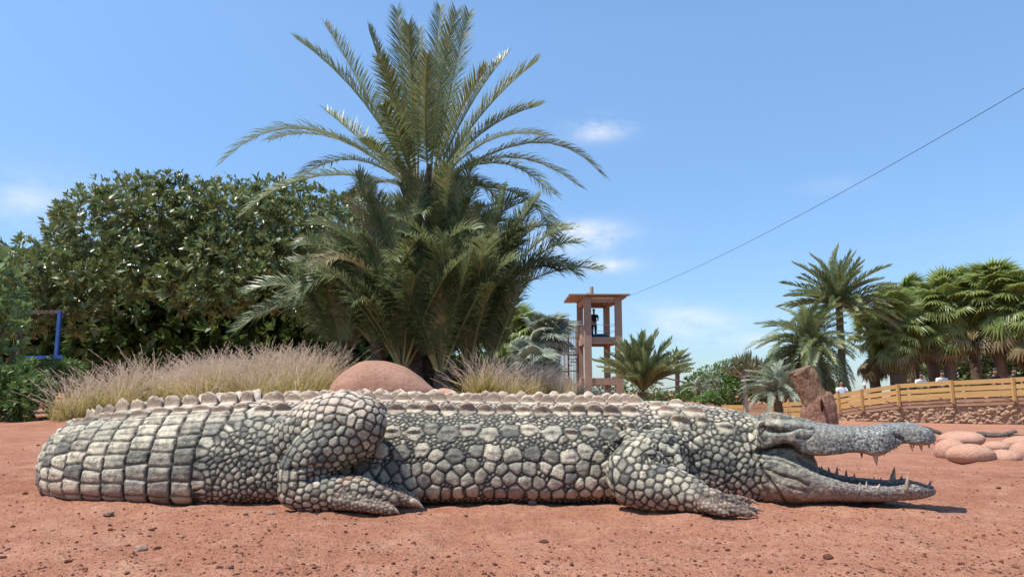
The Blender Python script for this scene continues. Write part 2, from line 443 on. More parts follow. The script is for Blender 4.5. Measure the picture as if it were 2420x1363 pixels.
def hd(px, Yc, hw, ty, by, f=0.3, near=0.85):
    X = sx(px, Yc); zt = ZP(ty, Yc); zb = ZP(by, Yc - hw * near)
    return (X, Yc, hw, zt, zb, zb + (zt - zb) * f)
UPPER = [hd(1785, 2.335, 0.10, 994, 1062, .35), hd(1800, 2.33, 0.125, 989, 1056, .35), hd(1835, 2.31, 0.14, 989, 1044, .3), hd(1870, 2.295, 0.135, 991, 1052, .3), hd(1900, 2.285, 0.118, 994, 1074, .35),
         hd(1930, 2.272, 0.112, 998, 1080, .35), hd(1965, 2.258, 0.106, 1003, 1077, .35), hd(2000, 2.244, 0.10, 1006, 1072, .35),
         hd(2035, 2.23, 0.097, 1007, 1073, .35), hd(2068, 2.215, 0.10, 1004, 1081, .35), hd(2095, 2.204, 0.09, 1001, 1068, .35),
         hd(2118, 2.194, 0.074, 999, 1057, .35), hd(2135, 2.186, 0.066, 998, 1048, .35), hd(2155, 2.178, 0.074, 999, 1053, .4),
         hd(2178, 2.168, 0.073, 1005, 1054, .4), hd(2198, 2.16, 0.060, 1014, 1050, .45), hd(2211, 2.154, 0.03, 1027, 1042, .5)]
UP = Loft(UPPER, 120, (0.58, 0.62, 0.32))
# lower jaw: px, Y, half width, rim y (near side), underside y (near side)
LOWER = [(1800, 2.33, 0.135, 1078, 1186), (1840, 2.31, 0.14, 1085, 1194), (1880, 2.293, 0.132, 1100, 1193), (1915, 2.278, 0.118, 1117, 1190), (1950, 2.263, 0.107, 1131, 1188),
         (1985, 2.249, 0.097, 1142, 1187), (2020, 2.235, 0.090, 1147, 1187), (2060, 2.218, 0.086, 1150, 1187), (2100, 2.202, 0.078, 1151, 1185),
         (2140, 2.184, 0.074, 1146, 1182), (2165, 2.174, 0.066, 1152, 1179), (2185, 2.165, 0.052, 1155, 1174), (2201, 2.158, 0.026, 1155, 1167)]
lowA = []
for (px, Yc, hw, ry, by) in LOWER:
    hw *= 1.0 + 0.22 * float(np.interp(px, [1840, 1960, 2100, 2200], [0, 1, 1, .5]))
    zr = ZP(ry, Yc - hw * 0.95); zb = ZP(by, Yc - hw * 0.7)
    lowA.append((sx(px, Yc), Yc, hw, zr, zb))
lowA = catmull(lowA, 110)
PROF = catmull([(-1, 1), (-1.06, .62), (-.92, .18), (-.55, 0), (0, -.05), (.55, 0), (.92, .18), (1.06, .62), (1, 1), (.84, 1.0), (.66, .72), (.3, .42), (0, .38), (-.3, .42), (-.66, .72), (-.84, 1.0), (-1, 1)], 65)[:-1]
def lower_solid(mb):
    T = np.gradient(lowA[:, :2], axis=0); T /= np.linalg.norm(T, axis=1)[:, None]; N = np.stack([T[:, 1], -T[:, 0]], 1)
    V = []
    for i, (x, y, hw, zr, zb) in enumerate(lowA):
        t = min(1.0, (i / 109) / 0.30); tip = max(0, (i / 109 - 0.86) / 0.14)
        for (a, b) in PROF:
            # towards the hinge and at the chin the trough closes
            if abs(a) < 0.84 and b > 0.3: b = b + (1.0 - b) * max(0.55 * tip, 0.0)
            V.append((x + N[i, 0] * a * hw, y + N[i, 1] * a * hw, zb + (zr - zb) * b))
    m = len(PROF)
    F = [(i * m + k, i * m + (k + 1) % m, (i + 1) * m + (k + 1) % m, (i + 1) * m + k) for i in range(109) for k in range(m)]
    F += [tuple(range(m - 1, -1, -1)), tuple(109 * m + k for k in range(m))]
    mb.add(V, F)

class Limb:
    """tapered limb through joints (point, radius); sq flattens it across the depth"""
    def __init__(s, joints, n=40, sq=1.0):
        A = catmull([(*p, r) for p, r in joints], n); s.p, s.r = A[:, :3], np.maximum(A[:, 3], 0.004); s.n = n; s.sq = sq
        T = np.gradient(s.p, axis=0); s.T = T / np.linalg.norm(T, axis=1)[:, None]
        s.U = np.zeros_like(s.T); s.B = np.zeros_like(s.T)
        ref = np.array([0.0, -1.0, 0.0])                                   # angle 0 faces the viewer side
        for i in range(n):
            b = np.cross(s.T[i], ref); b /= np.linalg.norm(b) + 1e-9; u = np.cross(b, s.T[i])
            s.U[i], s.B[i] = u, b
        d = np.linalg.norm(np.diff(s.p, axis=0), axis=1); s.u = np.concatenate([[0], np.cumsum(d)])
    def at(s, u, th):
        f = lambda a: np.stack([np.interp(u, s.u, a[:, k]) for k in range(3)], -1)
        r = np.interp(u, s.u, s.r)[..., None]
        return f(s.p) + r * (f(s.U) * np.cos(th)[..., None] * s.sq + f(s.B) * np.sin(th)[..., None])
    def solid(s, mb, m=20):
        V, rings = [], 0
        def ring(c, u, b, r):
            nonlocal rings
            for k in range(m):
                a = 2 * math.pi * k / m; V.append(c + r * (u * math.cos(a) * s.sq + b * math.sin(a)))
            rings += 1
        for q in (-0.95, -0.7, -0.35): ring(s.p[0] + s.T[0] * q * s.r[0], s.U[0], s.B[0], s.r[0] * math.sqrt(1 - q * q))
        for i in range(s.n): ring(s.p[i], s.U[i], s.B[i], s.r[i])
        for q in (0.35, 0.7, 0.95): ring(s.p[-1] + s.T[-1] * q * s.r[-1], s.U[-1], s.B[-1], s.r[-1] * math.sqrt(1 - q * q))
        F = [(i * m + k, i * m + (k + 1) % m, (i + 1) * m + (k + 1) % m, (i + 1) * m + k) for i in range(rings - 1) for k in range(m)]
        F += [tuple(range(m - 1, -1, -1)), tuple((rings - 1) * m + k for k in range(m))]
        mb.add(V, F)

def pj(px, py, Y, r): return (P(px, py, Y), r)
LIMBS = {
 'thigh': Limb([pj(640, 1075, 2.36, .10), pj(700, 1052, 2.27, .100), pj(765, 1022, 2.20, .104), pj(820, 1003, 2.155, .096), pj(846, 1003, 2.14, .082)], 40, .9),
 'shank': Limb([pj(838, 1022, 2.14, .080), pj(795, 1044, 2.13, .078), pj(745, 1076, 2.12, .072), pj(712, 1115, 2.11, .060), pj(705, 1148, 2.10, .050)], 40, .9),
 'hind_foot': Limb([pj(698, 1160, 2.10, .046), pj(735, 1168, 2.09, .045), pj(790, 1165, 2.085, .045), pj(845, 1163, 2.08, .042), pj(890, 1172, 2.075, .032), pj(925, 1180, 2.07, .022)], 40, .9),
 'toe_a': Limb([pj(800, 1180, 2.06, .026), pj(850, 1190, 2.045, .019), pj(895, 1199, 2.04, .0155), pj(925, 1205, 2.04, .0125)], 20),
 'toe_b': Limb([pj(870, 1168, 2.09, .025), pj(920, 1174, 2.09, .020), pj(955, 1181, 2.09, .016), pj(978, 1188, 2.09, .012)], 20),
 'toe_c': Limb([pj(870, 1160, 2.15, .025), pj(930, 1166, 2.17, .018), pj(975, 1174, 2.18, .012)], 20),
 'arm': Limb([pj(1600, 1062, 2.28, .065), pj(1555, 1078, 2.22, .076), pj(1512, 1104, 2.16, .080), pj(1500, 1128, 2.135, .077), pj(1530, 1143, 2.11, .066), pj(1585, 1150, 2.08, .052), pj(1640, 1166, 2.05, .041)], 50, .9),
 'elbow': Limb([pj(1496, 1140, 2.13, .066), pj(1530, 1155, 2.10, .056), pj(1580, 1163, 2.07, .047), pj(1640, 1176, 2.04, .036)], 30, .9),
 'fore_foot': Limb([pj(1630, 1174, 2.045, .037), pj(1670, 1183, 2.03, .035), pj(1700, 1187, 2.025, .030), pj(1722, 1192, 2.02, .020)], 30, 1.15),
 'finger_a': Limb([pj(1690, 1192, 2.00, .020), pj(1735, 1204, 1.975, .0145), pj(1772, 1214, 1.962, .0095)], 20),
 'finger_b': Limb([pj(1700, 1186, 2.03, .019), pj(1750, 1195, 2.025, .0135), pj(1782, 1203, 2.02, .009)], 20),
 'finger_c': Limb([pj(1700, 1180, 2.07, .018), pj(1742, 1180, 2.09, .0125), pj(1772, 1184, 2.10, .0085)], 20),
 'finger_d': Limb([pj(1655, 1190, 2.00, .016), pj(1690, 1204, 1.965, .0115), pj(1714, 1213, 1.95, .008)], 20),
}
FAR = {k: Limb([((p[0], 4.93 - p[1], p[2]), r) for p, r in zip(L.p[::4], L.r[::4])], 24, L.sq) for k, L in LIMBS.items() if k in ('thigh', 'shank', 'hind_foot', 'toe_a', 'arm', 'elbow', 'fore_foot', 'finger_a')}
EXTRA = [  # lumps, ridges and folds of head, neck and limbs
 Limb([pj(1798, 998, 2.275, .008), pj(1803, 986, 2.265, .013), pj(1825, 983, 2.26, .014), pj(1850, 985, 2.255, .011), pj(1880, 991, 2.25, .009), pj(1915, 998, 2.25, .008), pj(1950, 1010, 2.25, .006)], 40),      # brow ridge
 Limb([pj(1803, 1004, 2.20, .012), pj(1830, 1008, 2.19, .013), pj(1862, 1006, 2.195, .011), pj(1890, 1003, 2.21, .007)], 24),                # ear flap
 Limb([pj(1790, 1058, 2.225, .009), pj(1812, 1048, 2.20, .011), pj(1845, 1037, 2.19, .012), pj(1875, 1037, 2.185, .012), pj(1888, 1047, 2.182, .013), pj(1893, 1062, 2.18, .012)], 30),  # cheek ridge
 Limb([pj(1885, 1020, 2.20, .010), pj(1905, 1018, 2.195, .012), pj(1930, 1020, 2.19, .010)], 20),
 Limb([pj(1855, 1062, 2.25, .028), pj(1870, 1085, 2.23, .030), pj(1880, 1110, 2.225, .026)], 24),                                               # jaw muscle in the corner
 Limb([pj(1790, 1088, 2.235, .022), pj(1825, 1092, 2.205, .022), pj(1865, 1105, 2.19, .020), pj(1905, 1125, 2.185, .016)], 30),               # jowl
 Limb([pj(1820, 1135, 2.215, .030), pj(1860, 1150, 2.185, .032), pj(1910, 1163, 2.175, .022)], 30),
 Limb([pj(1445, 1075, 2.24, .020), pj(1460, 1045, 2.22, .022), pj(1500, 1030, 2.21, .020), pj(1550, 1034, 2.21, .014)], 30),                   # shoulder folds
 Limb([pj(1560, 1062, 2.18, .022), pj(1592, 1080, 2.15, .020), pj(1612, 1110, 2.13, .016)], 24),
 Limb([pj(2120, 1012, 2.18, .016), pj(2150, 1012, 2.17, .018), pj(2172, 1018, 2.16, .014)], 20),                                                   # nose knob
]
def croc_base():
    mb = MB(); SP.solid(mb); UP.solid(mb); lower_solid(mb)
    for L in list(LIMBS.values()) + list(FAR.values()) + EXTRA: L.solid(mb)
    me = mesh('croc_base', mb.v, mb.f)
    bm = bmesh.new(); bm.from_mesh(me); bmesh.ops.recalc_face_normals(bm, faces=bm.faces); bm.to_mesh(me); bm.free()
    o = bpy.data.objects.new('croc_base', me); COL.objects.link(o)
    r = o.modifiers.new('r', 'REMESH'); r.mode = 'VOXEL'; r.voxel_size = 0.0037; r.adaptivity = 0.0
    s = o.modifiers.new('s', 'SMOOTH'); s.factor = 0.5; s.iterations = 5
    dg = bpy.context.evaluated_depsgraph_get(); ev = o.evaluated_get(dg)
    out = bpy.data.meshes.new_from_object(ev, depsgraph=dg)
    bpy.data.objects.remove(o, do_unlink=True); bpy.data.meshes.remove(me)
    return out
body_me = croc_base()
NV = len(body_me.vertices)
CV = np.empty(NV * 3, np.float32); body_me.vertices.foreach_get('co', CV); CV = CV.reshape(-1, 3).astype(float)
CN = np.empty(NV * 3, np.float32); body_me.vertices.foreach_get('normal', CN); CN = CN.reshape(-1, 3).astype(float)
bvh = bvhtree.BVHTree.FromPolygons([Vector(v) for v in CV[:]], [tuple(p.vertices) for p in body_me.polygons])

# --- scale centres: position, radius, bulge, groove width, tangent, aspect, keel height/length/width, tone, roughness of edge
SEED = dict(p=[], r=[], h=[], w=[], t=[], a=[], k=[], kl=[], kw=[], tone=[])
def seed(p, r, h, w, t=(1, 0, 0), a=1.0, k=0.0, kl=0.03, kw=0.014, tone=None, maxoff=0.022, sep=None):
    loc, nor, idx, d = bvh.find_nearest(Vector(p))
    if loc is None or d > maxoff: return
    if sep is not None and SEED['p']:
        pass
    SEED['p'].append(tuple(loc)); SEED['r'].append(r); SEED['h'].append(h); SEED['w'].append(w); SEED['t'].append(tuple(t)); SEED['a'].append(a)
    SEED['k'].append(k); SEED['kl'].append(kl); SEED['kw'].append(kw); SEED['tone'].append(random.random() if tone is None else tone)

def near_limb(p, names, margin):
    for nme in names:
        L = LIMBS[nme]; d = np.linalg.norm(L.p - np.array(p), axis=1) - L.r
        if d.min() < margin: return True
    return False
LEGS = ('thigh', 'shank', 'hind_foot', 'arm', 'elbow', 'fore_foot')
D2 = math.pi / 180
jit = lambda s: random.uniform(-s, s)
U_HIP, U_SHO = SP.u_of_x(sx(585, 2.2), 2.0), SP.u_of_x(sx(1545, 2.2), 2.0)
# trunk: rows of keeled scutes, then ovals, then rounded flank scales, then square belly scales
def phi_at(py):
    """angle round the trunk that shows at photo row py"""
    ph = np.linspace(5, 175, 400); q = SP.at(np.full(400, SP.u_of_x(0.0, 2.0)), ph * D2)
    ang = np.arctan2(q[:, 2] - CAM_H, q[:, 1]); yy = 681.5 - FPX * np.tan(ang - PITCH)
    return float(np.interp(py, yy, ph))
rows = [(9, .024, .006, 1.10, .031, .028), (phi_at(951), .0245, .006, 1.14, .029, .029), (phi_at(973), .0245, .0065, 1.20, .025, .030), (phi_at(1021), .0230, .0065, 1.38, .008, .026),
        (phi_at(1074), .0215, .0078, 1.22, .003, .02), (phi_at(1107), .0190, .0082, 1.05, 0, .02), (phi_at(1138), .0195, .0082, 1.0, 0, .02), (phi_at(1166), .0190, .0078, 1.05, 0, .02), (phi_at(1186), .0165, .007, 1.1, 0, .02), (165, .015, .005, 1, 0, .02)]
du = 0.0575
for side in (1, -1):
    for ri, (ph, r, h, a, k, kl) in enumerate(rows):
        u = U_HIP + (0.5 * du if ri % 2 else 0.0) + jit(.01)
        step = du * (1.0 if ri < 3 else (1.06 if ri == 3 else (0.95 if ri == 4 else 0.72)))
        while u < U_SHO:
            uu = u + jit(.003 if ri < 3 else .007); pp = ph + jit(0.8 if ri < 3 else 2.2)
            sc = random.uniform(.93, 1.05) if ri < 3 else random.uniform(.82, 1.12)
            x = np.interp(uu, SP.u, SP.C[:, 0])
            # towards the hips and shoulders the flank scales shrink to beads
            edge = sstep(U_HIP, U_HIP + .28, uu) * sstep(U_SHO + .02, U_SHO - .22, uu) if ri >= 3 else 1
            p = SP.at(np.array([uu]), np.array([side * pp * D2]))[0]
            if edge > 0.35 and not (side == 1 and near_limb(p, LEGS, 0.0)):
                seed(p, r * sc * (0.6 + 0.4 * edge), h, 0.0055 if ri < 5 else .0065, SP.tan(np.array([uu]))[0], a, k * random.uniform(.75, 1.15) * (1 if ri < 3 else random.uniform(.5, 1.3)), kl, .0135 if ri < 3 else .014, None)
            u += step * (1 if ri < 3 else random.uniform(.9, 1.12))
# tail: whorls of block-like scales with a double crest that merges into one
def arc_rows(u0, first, pitch):
    ph = np.linspace(0, 178, 700); q = SP.at(np.full(700, u0), ph * D2); L = np.concatenate([[0], np.cumsum(np.linalg.norm(np.diff(q, axis=0), axis=1))])
    l0 = float(np.interp(first, ph, L)); return [float(np.interp(l, L, ph)) for l in np.arange(l0, L[-1] - pitch * .4, pitch)]
ROWS_T = [11] + arc_rows(SP.u_of_x(-1.1, 2.0), 29, .0425)
u = U_HIP - 0.01; wh = 0
while u > 0.12:
    hw = np.interp(u, SP.u, SP.hw); small = hw < 0.12
    n_rows = ROWS_T if not small else [0, 40, 75, 105, 140]
    off_w = jit(2.2)
    pitch = random.uniform(.92, 1.08) * 0.0585 * (0.45 + 0.55 * min(1, hw / 0.22))
    for side in (1, -1):
        for j, ph in enumerate(n_rows):
            if small and ph == 0 and side == -1: continue
            p = SP.at(np.array([u + jit(.002)]), np.array([side * (ph + (jit(1.6) + off_w if ph > 20 else 0)) * D2]))[0]
            if side == 1 and near_limb(p, ('thigh', 'shank', 'hind_foot'), .0): continue
            if u > U_HIP - .15 and ph > 50 - 100 * (u - U_HIP + .07): continue          # beads take over beside the thigh
            crest = (j == 0); sh = j == 1
            k = (0.034 if not small else 0.05 * (0.5 + 4 * hw)) if crest else (0.015 if sh else 0.007 * max(0, 1 - j / 8))
            seed(p, 0.0, 0.0092 if j < 10 else .006, 0.0065, SP.tan(np.array([u]))[0], 1.0, k * random.uniform(.85, 1.15), pitch * .66, .017 if crest else .014, None)
    u -= pitch; wh += 1
# limbs: rings of four-sided scales
def limb_scales(L, du, dv, h, r=0.0, lo=0, hi=1, a=1.0):
    old = np.array(SEED['p']) if SEED['p'] else np.zeros((0, 3))
    u = L.u[-1] * lo + du / 2; k = 0
    while u < L.u[-1] * hi:
        rr = float(np.interp(u, L.u, L.r)); m = max(5, int(2 * math.pi * rr / dv))
        for q in range(m):
            th = 2 * math.pi * (q + (k % 2) * 0.5) / m + jit(.05)
            p = L.at(np.array([u + jit(du * .12)]), np.array([th]))[0]
            if len(old) and (np.linalg.norm(old - p, axis=1).min() < 0.72 * min(du, dv)): continue
            seed(p, r * random.uniform(.7, 1.2), h, 0.0055, L.T[int((L.n - 1) * u / L.u[-1])], a, 0, maxoff=0.012)
        u += du; k += 1
limb_scales(LIMBS['thigh'], .0245, .0265, .0064, lo=.28)
limb_scales(LIMBS['shank'], .0235, .0245, .0064)
limb_scales(LIMBS['hind_foot'], .021, .021, .0056)
limb_scales(LIMBS['arm'], .0225, .0265, .006, lo=.2)
limb_scales(LIMBS['elbow'], .024, .027, .0058)
limb_scales(LIMBS['fore_foot'], .016, .018, .0042)
for k in LIMBS:
    if k.startswith(('toe', 'finger')): limb_scales(LIMBS[k], .011, .012, .0035)
for L in FAR.values(): limb_scales(L, .034, .034, .006)
# neck shield and single big scutes, found on the photograph
def pick(px, py):
    o = cam.location; d = (P(px, py, 2.0) - o).normalized(); loc, n, i, dist = bvh.ray_cast(o, d); return loc
for (px, py, rp, a, k) in [(1608, 997, 25, 1.15, .022), (1575, 972, 22, 1.1, .018), (1640, 975, 24, 1.2, .018), (1660, 997, 17, 1.1, .016), (1716, 1012, 22, 1.25, .010), (1600, 957, 20, 1.2, .014), (1555, 962, 20, 1.2, .014),
                           (1527, 1016, 13, 1, .02), (1460, 1008, 10, 1, .016), (1490, 1010, 11, 1, .016), (1445, 985, 12, 1.1, .012), (1404, 962, 21, 1.1, .014), (1330, 1036, 14, 1, .006),
                           (1575, 1060, 12, 1.3, 0), (1600, 1062, 12, 1.3, 0), (1650, 1042, 12, 1, .0), (1637, 1057, 13, 1.2, 0), (1620, 1088, 10, 1, 0)]:
    loc = pick(px, py)
    if loc is None: continue
    r = rp * loc.y / FPX
    # clear smaller centres under the big scute
    P0 = np.array(SEED['p']); d = np.linalg.norm(P0 - np.array(loc), axis=1); keep = d > r * 1.15
    for key in SEED: SEED[key] = [v for v, q in zip(SEED[key], keep) if q]
    seed(loc, r * .85, .010, .010, (0.97, -.1, -.2), a, k, r * 1.05, .013, 0.75)

# beads fill whatever is left, finer on the head and the feet
def region_bead(p):
    x, y, z = p
    if x > sx(1775, 2.3): 
        return 0.0050
    if x > sx(1640, 2.35): return 0.0078
    if x > sx(1440, 2.3): return 0.0072
    if x < sx(700, 2.2): return 0.0066
    return 0.0052
def fill_beads():
    # dart throwing on the mesh vertices with a hash grid
    P0 = np.array(SEED['p']); R0 = np.array(SEED['r'])
    cell = 0.02; grid = {}
    def key(p): return (int(math.floor(p[0] / cell)), int(math.floor(p[1] / cell)), int(math.floor(p[2] / cell)))
    eff = []
    kd0 = kdtree.KDTree(len(P0))
    for i, p in enumerate(P0): kd0.insert(p, i)
    kd0.balance()
    for i, p in enumerate(P0):
        # size of a block scale is half the distance to its neighbour
        e = R0[i] if R0[i] > 0.004 else 0.72 * sorted(d for (_, _, d) in kd0.find_n(p, 4))[2]
        eff.append(min(max(e, 0.004), 0.04))
    pts = [(tuple(p), e) for p, e in zip(P0, eff)]
    big = [(p, e) for p, e in pts if e > cell]
    def put(p, e):
        n = int(math.ceil(e / cell)); k = key(p)
        for dx in range(-n, n + 1):
            for dy in range(-n, n + 1):
                for dz in range(-n, n + 1):
                    grid.setdefault((k[0] + dx, k[1] + dy, k[2] + dz), []).append((p, e))
    for p, e in pts: put(p, e)
    order = rng.permutation(NV)[:60000]
    ycut = 2.62
    CVo = CV[order]; onleg = np.zeros(len(order), bool); toes = np.zeros(len(order), bool)
    for nm, L in LIMBS.items():
        lo = int(L.n * (0.28 if nm == 'thigh' else 0.2 if nm == 'arm' else 0))
        for q, r in zip(L.p[lo::2], L.r[lo::2]): hit = ((CVo - q) ** 2).sum(1) < (r * 1.0 + .002) ** 2; onleg |= hit; toes |= hit & nm.startswith(('toe', 'finger'))
    keep_ = onleg | (CVo[:, 0] > sx(490, 2.2)); order = order[keep_]; onleg = onleg[keep_]; toes = toes[keep_]
    for oi, i in enumerate(order):
        p = CV[i]
        if p[1] > ycut and p[0] < 0.7: continue
        if p[2] < 0.004: continue
        leg = onleg[oi]; e = (0.0055 if toes[oi] else 0.0105 if leg else region_bead(p)) * random.uniform(.75, 1.25); ok = True
        for q, r in grid.get(key(p), ()):
            dx, dy, dz = p[0] - q[0], p[1] - q[1], p[2] - q[2]
            s = r + e * 0.92
            if dx * dx + dy * dy + dz * dz < s * s: ok = False; break
        if not ok: continue
        put(tuple(p), e)
        head = p[0] > sx(1775, 2.3)
        SEED['p'].append(tuple(p)); SEED['r'].append(0.0 if leg else e * 0.55); SEED['h'].append(0.0016 if head else .004 if toes[oi] else .0065 if leg else .0052); SEED['w'].append(.0035 if head else .0045); SEED['t'].append((1, 0, 0)); SEED['a'].append(1.0)
        SEED['k'].append(0.0); SEED['kl'].append(.01); SEED['kw'].append(.01); SEED['tone'].append(random.random())
fill_beads()

def scale_relief():
    A = {k: np.array(v, float) for k, v in SEED.items()}
    n = len(A['p']); kd = kdtree.KDTree(n)
    for i in range(n): kd.insert(A['p'][i], i)
    kd.balance(); K = 9
    idx = np.zeros((NV, K), np.int32)
    for v in range(NV):
        idx[v] = [q[1] for q in kd.find_n(CV[v], K)]
    D = CV[:, None, :] - A['p'][idx]
    T = A['t'][idx]; du = (D * T).sum(-1); tot = (D ** 2).sum(-1)
    a = A['a'][idx]; d = np.sqrt(np.maximum(tot - du ** 2 + (du / a) ** 2, 0))
    sc = d - A['r'][idx]
    o2 = np.argsort(sc, axis=1)[:, :2]; ar = np.arange(NV)
    s1, s2 = sc[ar, o2[:, 0]], sc[ar, o2[:, 1]]; i1 = idx[ar, o2[:, 0]]
    e = (s2 - s1) * 0.5
    h, w = A['h'][i1], A['w'][i1]
    t = np.clip(e / w, 0, 1); prof = 1 - (1 - t) ** 2.3
    dome = np.clip(e / 0.03, 0, 1) * 0.25
    disp = 0.78 * h * (prof + dome) - 0.3 * h
    # keel
    d0 = D[ar, o2[:, 0]]; t0 = A['t'][i1]; u0 = (d0 * t0).sum(-1)
    b0 = np.cross(t0, CN); b0 /= np.linalg.norm(b0, axis=1)[:, None] + 1e-9
    v0 = (d0 * b0).sum(-1)
    kl, kw, k = A['kl'][i1], A['kw'][i1], A['k'][i1]
    hz = (b0[:, :2] * CN[:, :2]).sum(-1); v0 = np.where(hz < 0, -v0, v0) + 0.003
    kw = np.where(v0 > 0, kw * 0.45, kw * 1.35)
    sh = np.clip(1 - ((u0 + 0.1 * kl) / kl) ** 2, 0, 1) ** 0.75
    disp += k * sh * np.clip(1 - np.abs(v0) / kw, 0, 1) ** 1.1 * np.clip(t * 1.5, 0, 1)
    disp += 0.0012 * fbm(CV[:, 0] * 90, CV[:, 1] * 90, CV[:, 2] * 90, o=2) * (1 - 0.0)
    i2 = idx[ar, o2[:, 1]]; dv = A['p'][i2] - A['p'][i1]; dv /= np.linalg.norm(dv, axis=1)[:, None] + 1e-9
    ring = np.abs((dv * t0).sum(-1)) * (CV[:, 0] < sx(590, 2.2)) * (A['w'][i1] > .006)      # gaps between the rings of the tail are wide and deep
    gw = 0.0024 * (1 + 0.9 * sstep(.5, .9, ring))
    disp -= 0.004 * sstep(.5, .9, ring) * np.exp(-(e / .006) ** 2)
    tail_ = (CV[:, 0] < sx(590, 2.2)) & (A['w'][i1] > .006)
    groove = np.clip(1.6 * np.exp(-(e / gw) ** 2), 0, 1) * np.clip(h / 0.005, 0.25, 1) * np.where(tail_, .62 + .38 * sstep(.4, .8, ring), 1)
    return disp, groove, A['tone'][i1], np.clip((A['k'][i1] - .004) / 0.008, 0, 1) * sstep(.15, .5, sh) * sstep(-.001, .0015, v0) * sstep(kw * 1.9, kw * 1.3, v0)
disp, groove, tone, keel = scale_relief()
# folds of the skin, traced on the photograph and laid on the surface
CREASE = [([(1797, 1000), (1808, 1012), (1840, 1018), (1870, 1014), (1892, 1006), (1925, 1010)], .0068, .015), ([(1812, 993), (1838, 995), (1868, 997), (1900, 1001)], .0055, .012),
          ([(1795, 1067), (1815, 1057), (1850, 1049), (1878, 1053), (1888, 1066), (1893, 1085)], .007, .014), ([(1776, 1070), (1795, 1100), (1815, 1130), (1840, 1165), (1862, 1192)], .006, .011),
          ([(1795, 1082), (1830, 1084), (1865, 1094), (1888, 1106)], .004, .006), ([(1812, 1108), (1845, 1122), (1882, 1132), (1910, 1146)], .005, .006), ([(1835, 1140), (1870, 1152), (1905, 1160)], .004, .004),
          ([(1885, 1034), (1905, 1036), (1918, 1030)], .004, .007), ([(2118, 1030), (2130, 1036), (2138, 1046)], .005, .008), ([(2050, 1050), (2056, 1066)], .003, .004), ([(2085, 1040), (2092, 1058)], .003, .004), ([(2010, 1045), (2016, 1062)], .003, .003),
          ([(1437, 1120), (1437, 1075), (1458, 1048), (1500, 1039), (1552, 1058), (1590, 1085), (1625, 1122), (1680, 1148), (1740, 1170)], .006, .010),
          ([(1432, 1050), (1465, 1026), (1520, 1018), (1575, 1036)], .005, .006), ([(1470, 1040), (1520, 1030), (1560, 1040)], .004, .005), ([(1600, 1070), (1640, 1090), (1690, 1130), (1740, 1165)], .0035, .004), ([(1640, 1064), (1690, 1095), (1750, 1140), (1800, 1180)], .0035, .004),
          ([(688, 1106), (760, 1106), (830, 1112), (885, 1104)], .006, .010), ([(640, 1060), (668, 1085), (690, 1105)], .005, .006), ([(540, 1000), (560, 1080), (560, 1180)], .003, .003), ([(1700, 1199), (1730, 1200), (1760, 1205)], .003, .005), ([(1705, 1186), (1735, 1187), (1762, 1191)], .003, .005), ([(830, 1180), (880, 1187), (915, 1192)], .003, .005)]
for pts, w, dep in CREASE:
    q = [pick(*p) for p in pts]; q = np.array([tuple(v) for v in q if v is not None])
    if len(q) < 2: continue
    q = catmull(q, 40); best = np.full(NV, 9.0)
    lo, hi = q.min(0) - .03, q.max(0) + .03; m = np.all((CV > lo) & (CV < hi), axis=1); ids = np.where(m)[0]
    d2 = ((CV[ids][:, None, :] - q[None]) ** 2).sum(-1).min(1); g = np.exp(-d2 / w ** 2)
    disp[ids] -= dep * g; groove[ids] = np.maximum(groove[ids], np.exp(-d2 / (w * .75) ** 2) * .95)  # each fold is carved, and its shade painted in as dark colour
# lips, gums and the inside of the mouth carry no scales
uj = CV[:, 0]
inmouth = np.zeros(NV)
x_c = sx(1893, 2.28)
zc_up = np.interp(uj, UP.C[:, 0], UP.zb); yc_up = np.interp(uj, UP.C[:, 0], UP.C[:, 1]); hw_up = np.interp(uj, UP.C[:, 0], UP.hw)
inmouth = np.maximum(inmouth, (uj > x_c) * (np.abs(CV[:, 2] - zc_up) < 0.008) * (CN[:, 2] < -0.35))
zr_lo = np.interp(uj, lowA[:, 0], lowA[:, 3]); yc_lo = np.interp(uj, lowA[:, 0], lowA[:, 1]); hw_lo = np.interp(uj, lowA[:, 0], lowA[:, 2])
inmouth = np.maximum(inmouth, 0.5 * (uj > x_c - .04) * (np.abs(CV[:, 1] - yc_lo) < hw_lo * 0.84) * (CV[:, 2] < zr_lo + .004) * (CN[:, 2] > 0.1) * (CV[:, 2] > 0.01) * (zr_lo - CV[:, 2] < 0.06))
disp *= (1 - np.minimum(1, 2 * inmouth))
CV2 = CV + CN * disp[:, None]
CV2[:, 2] = np.maximum(CV2[:, 2], -0.03)
body_me.vertices.foreach_set('co', CV2.astype(np.float32).ravel()); body_me.update()
body_me.polygons.foreach_set('use_smooth', np.ones(len(body_me.polygons), dtype=bool))
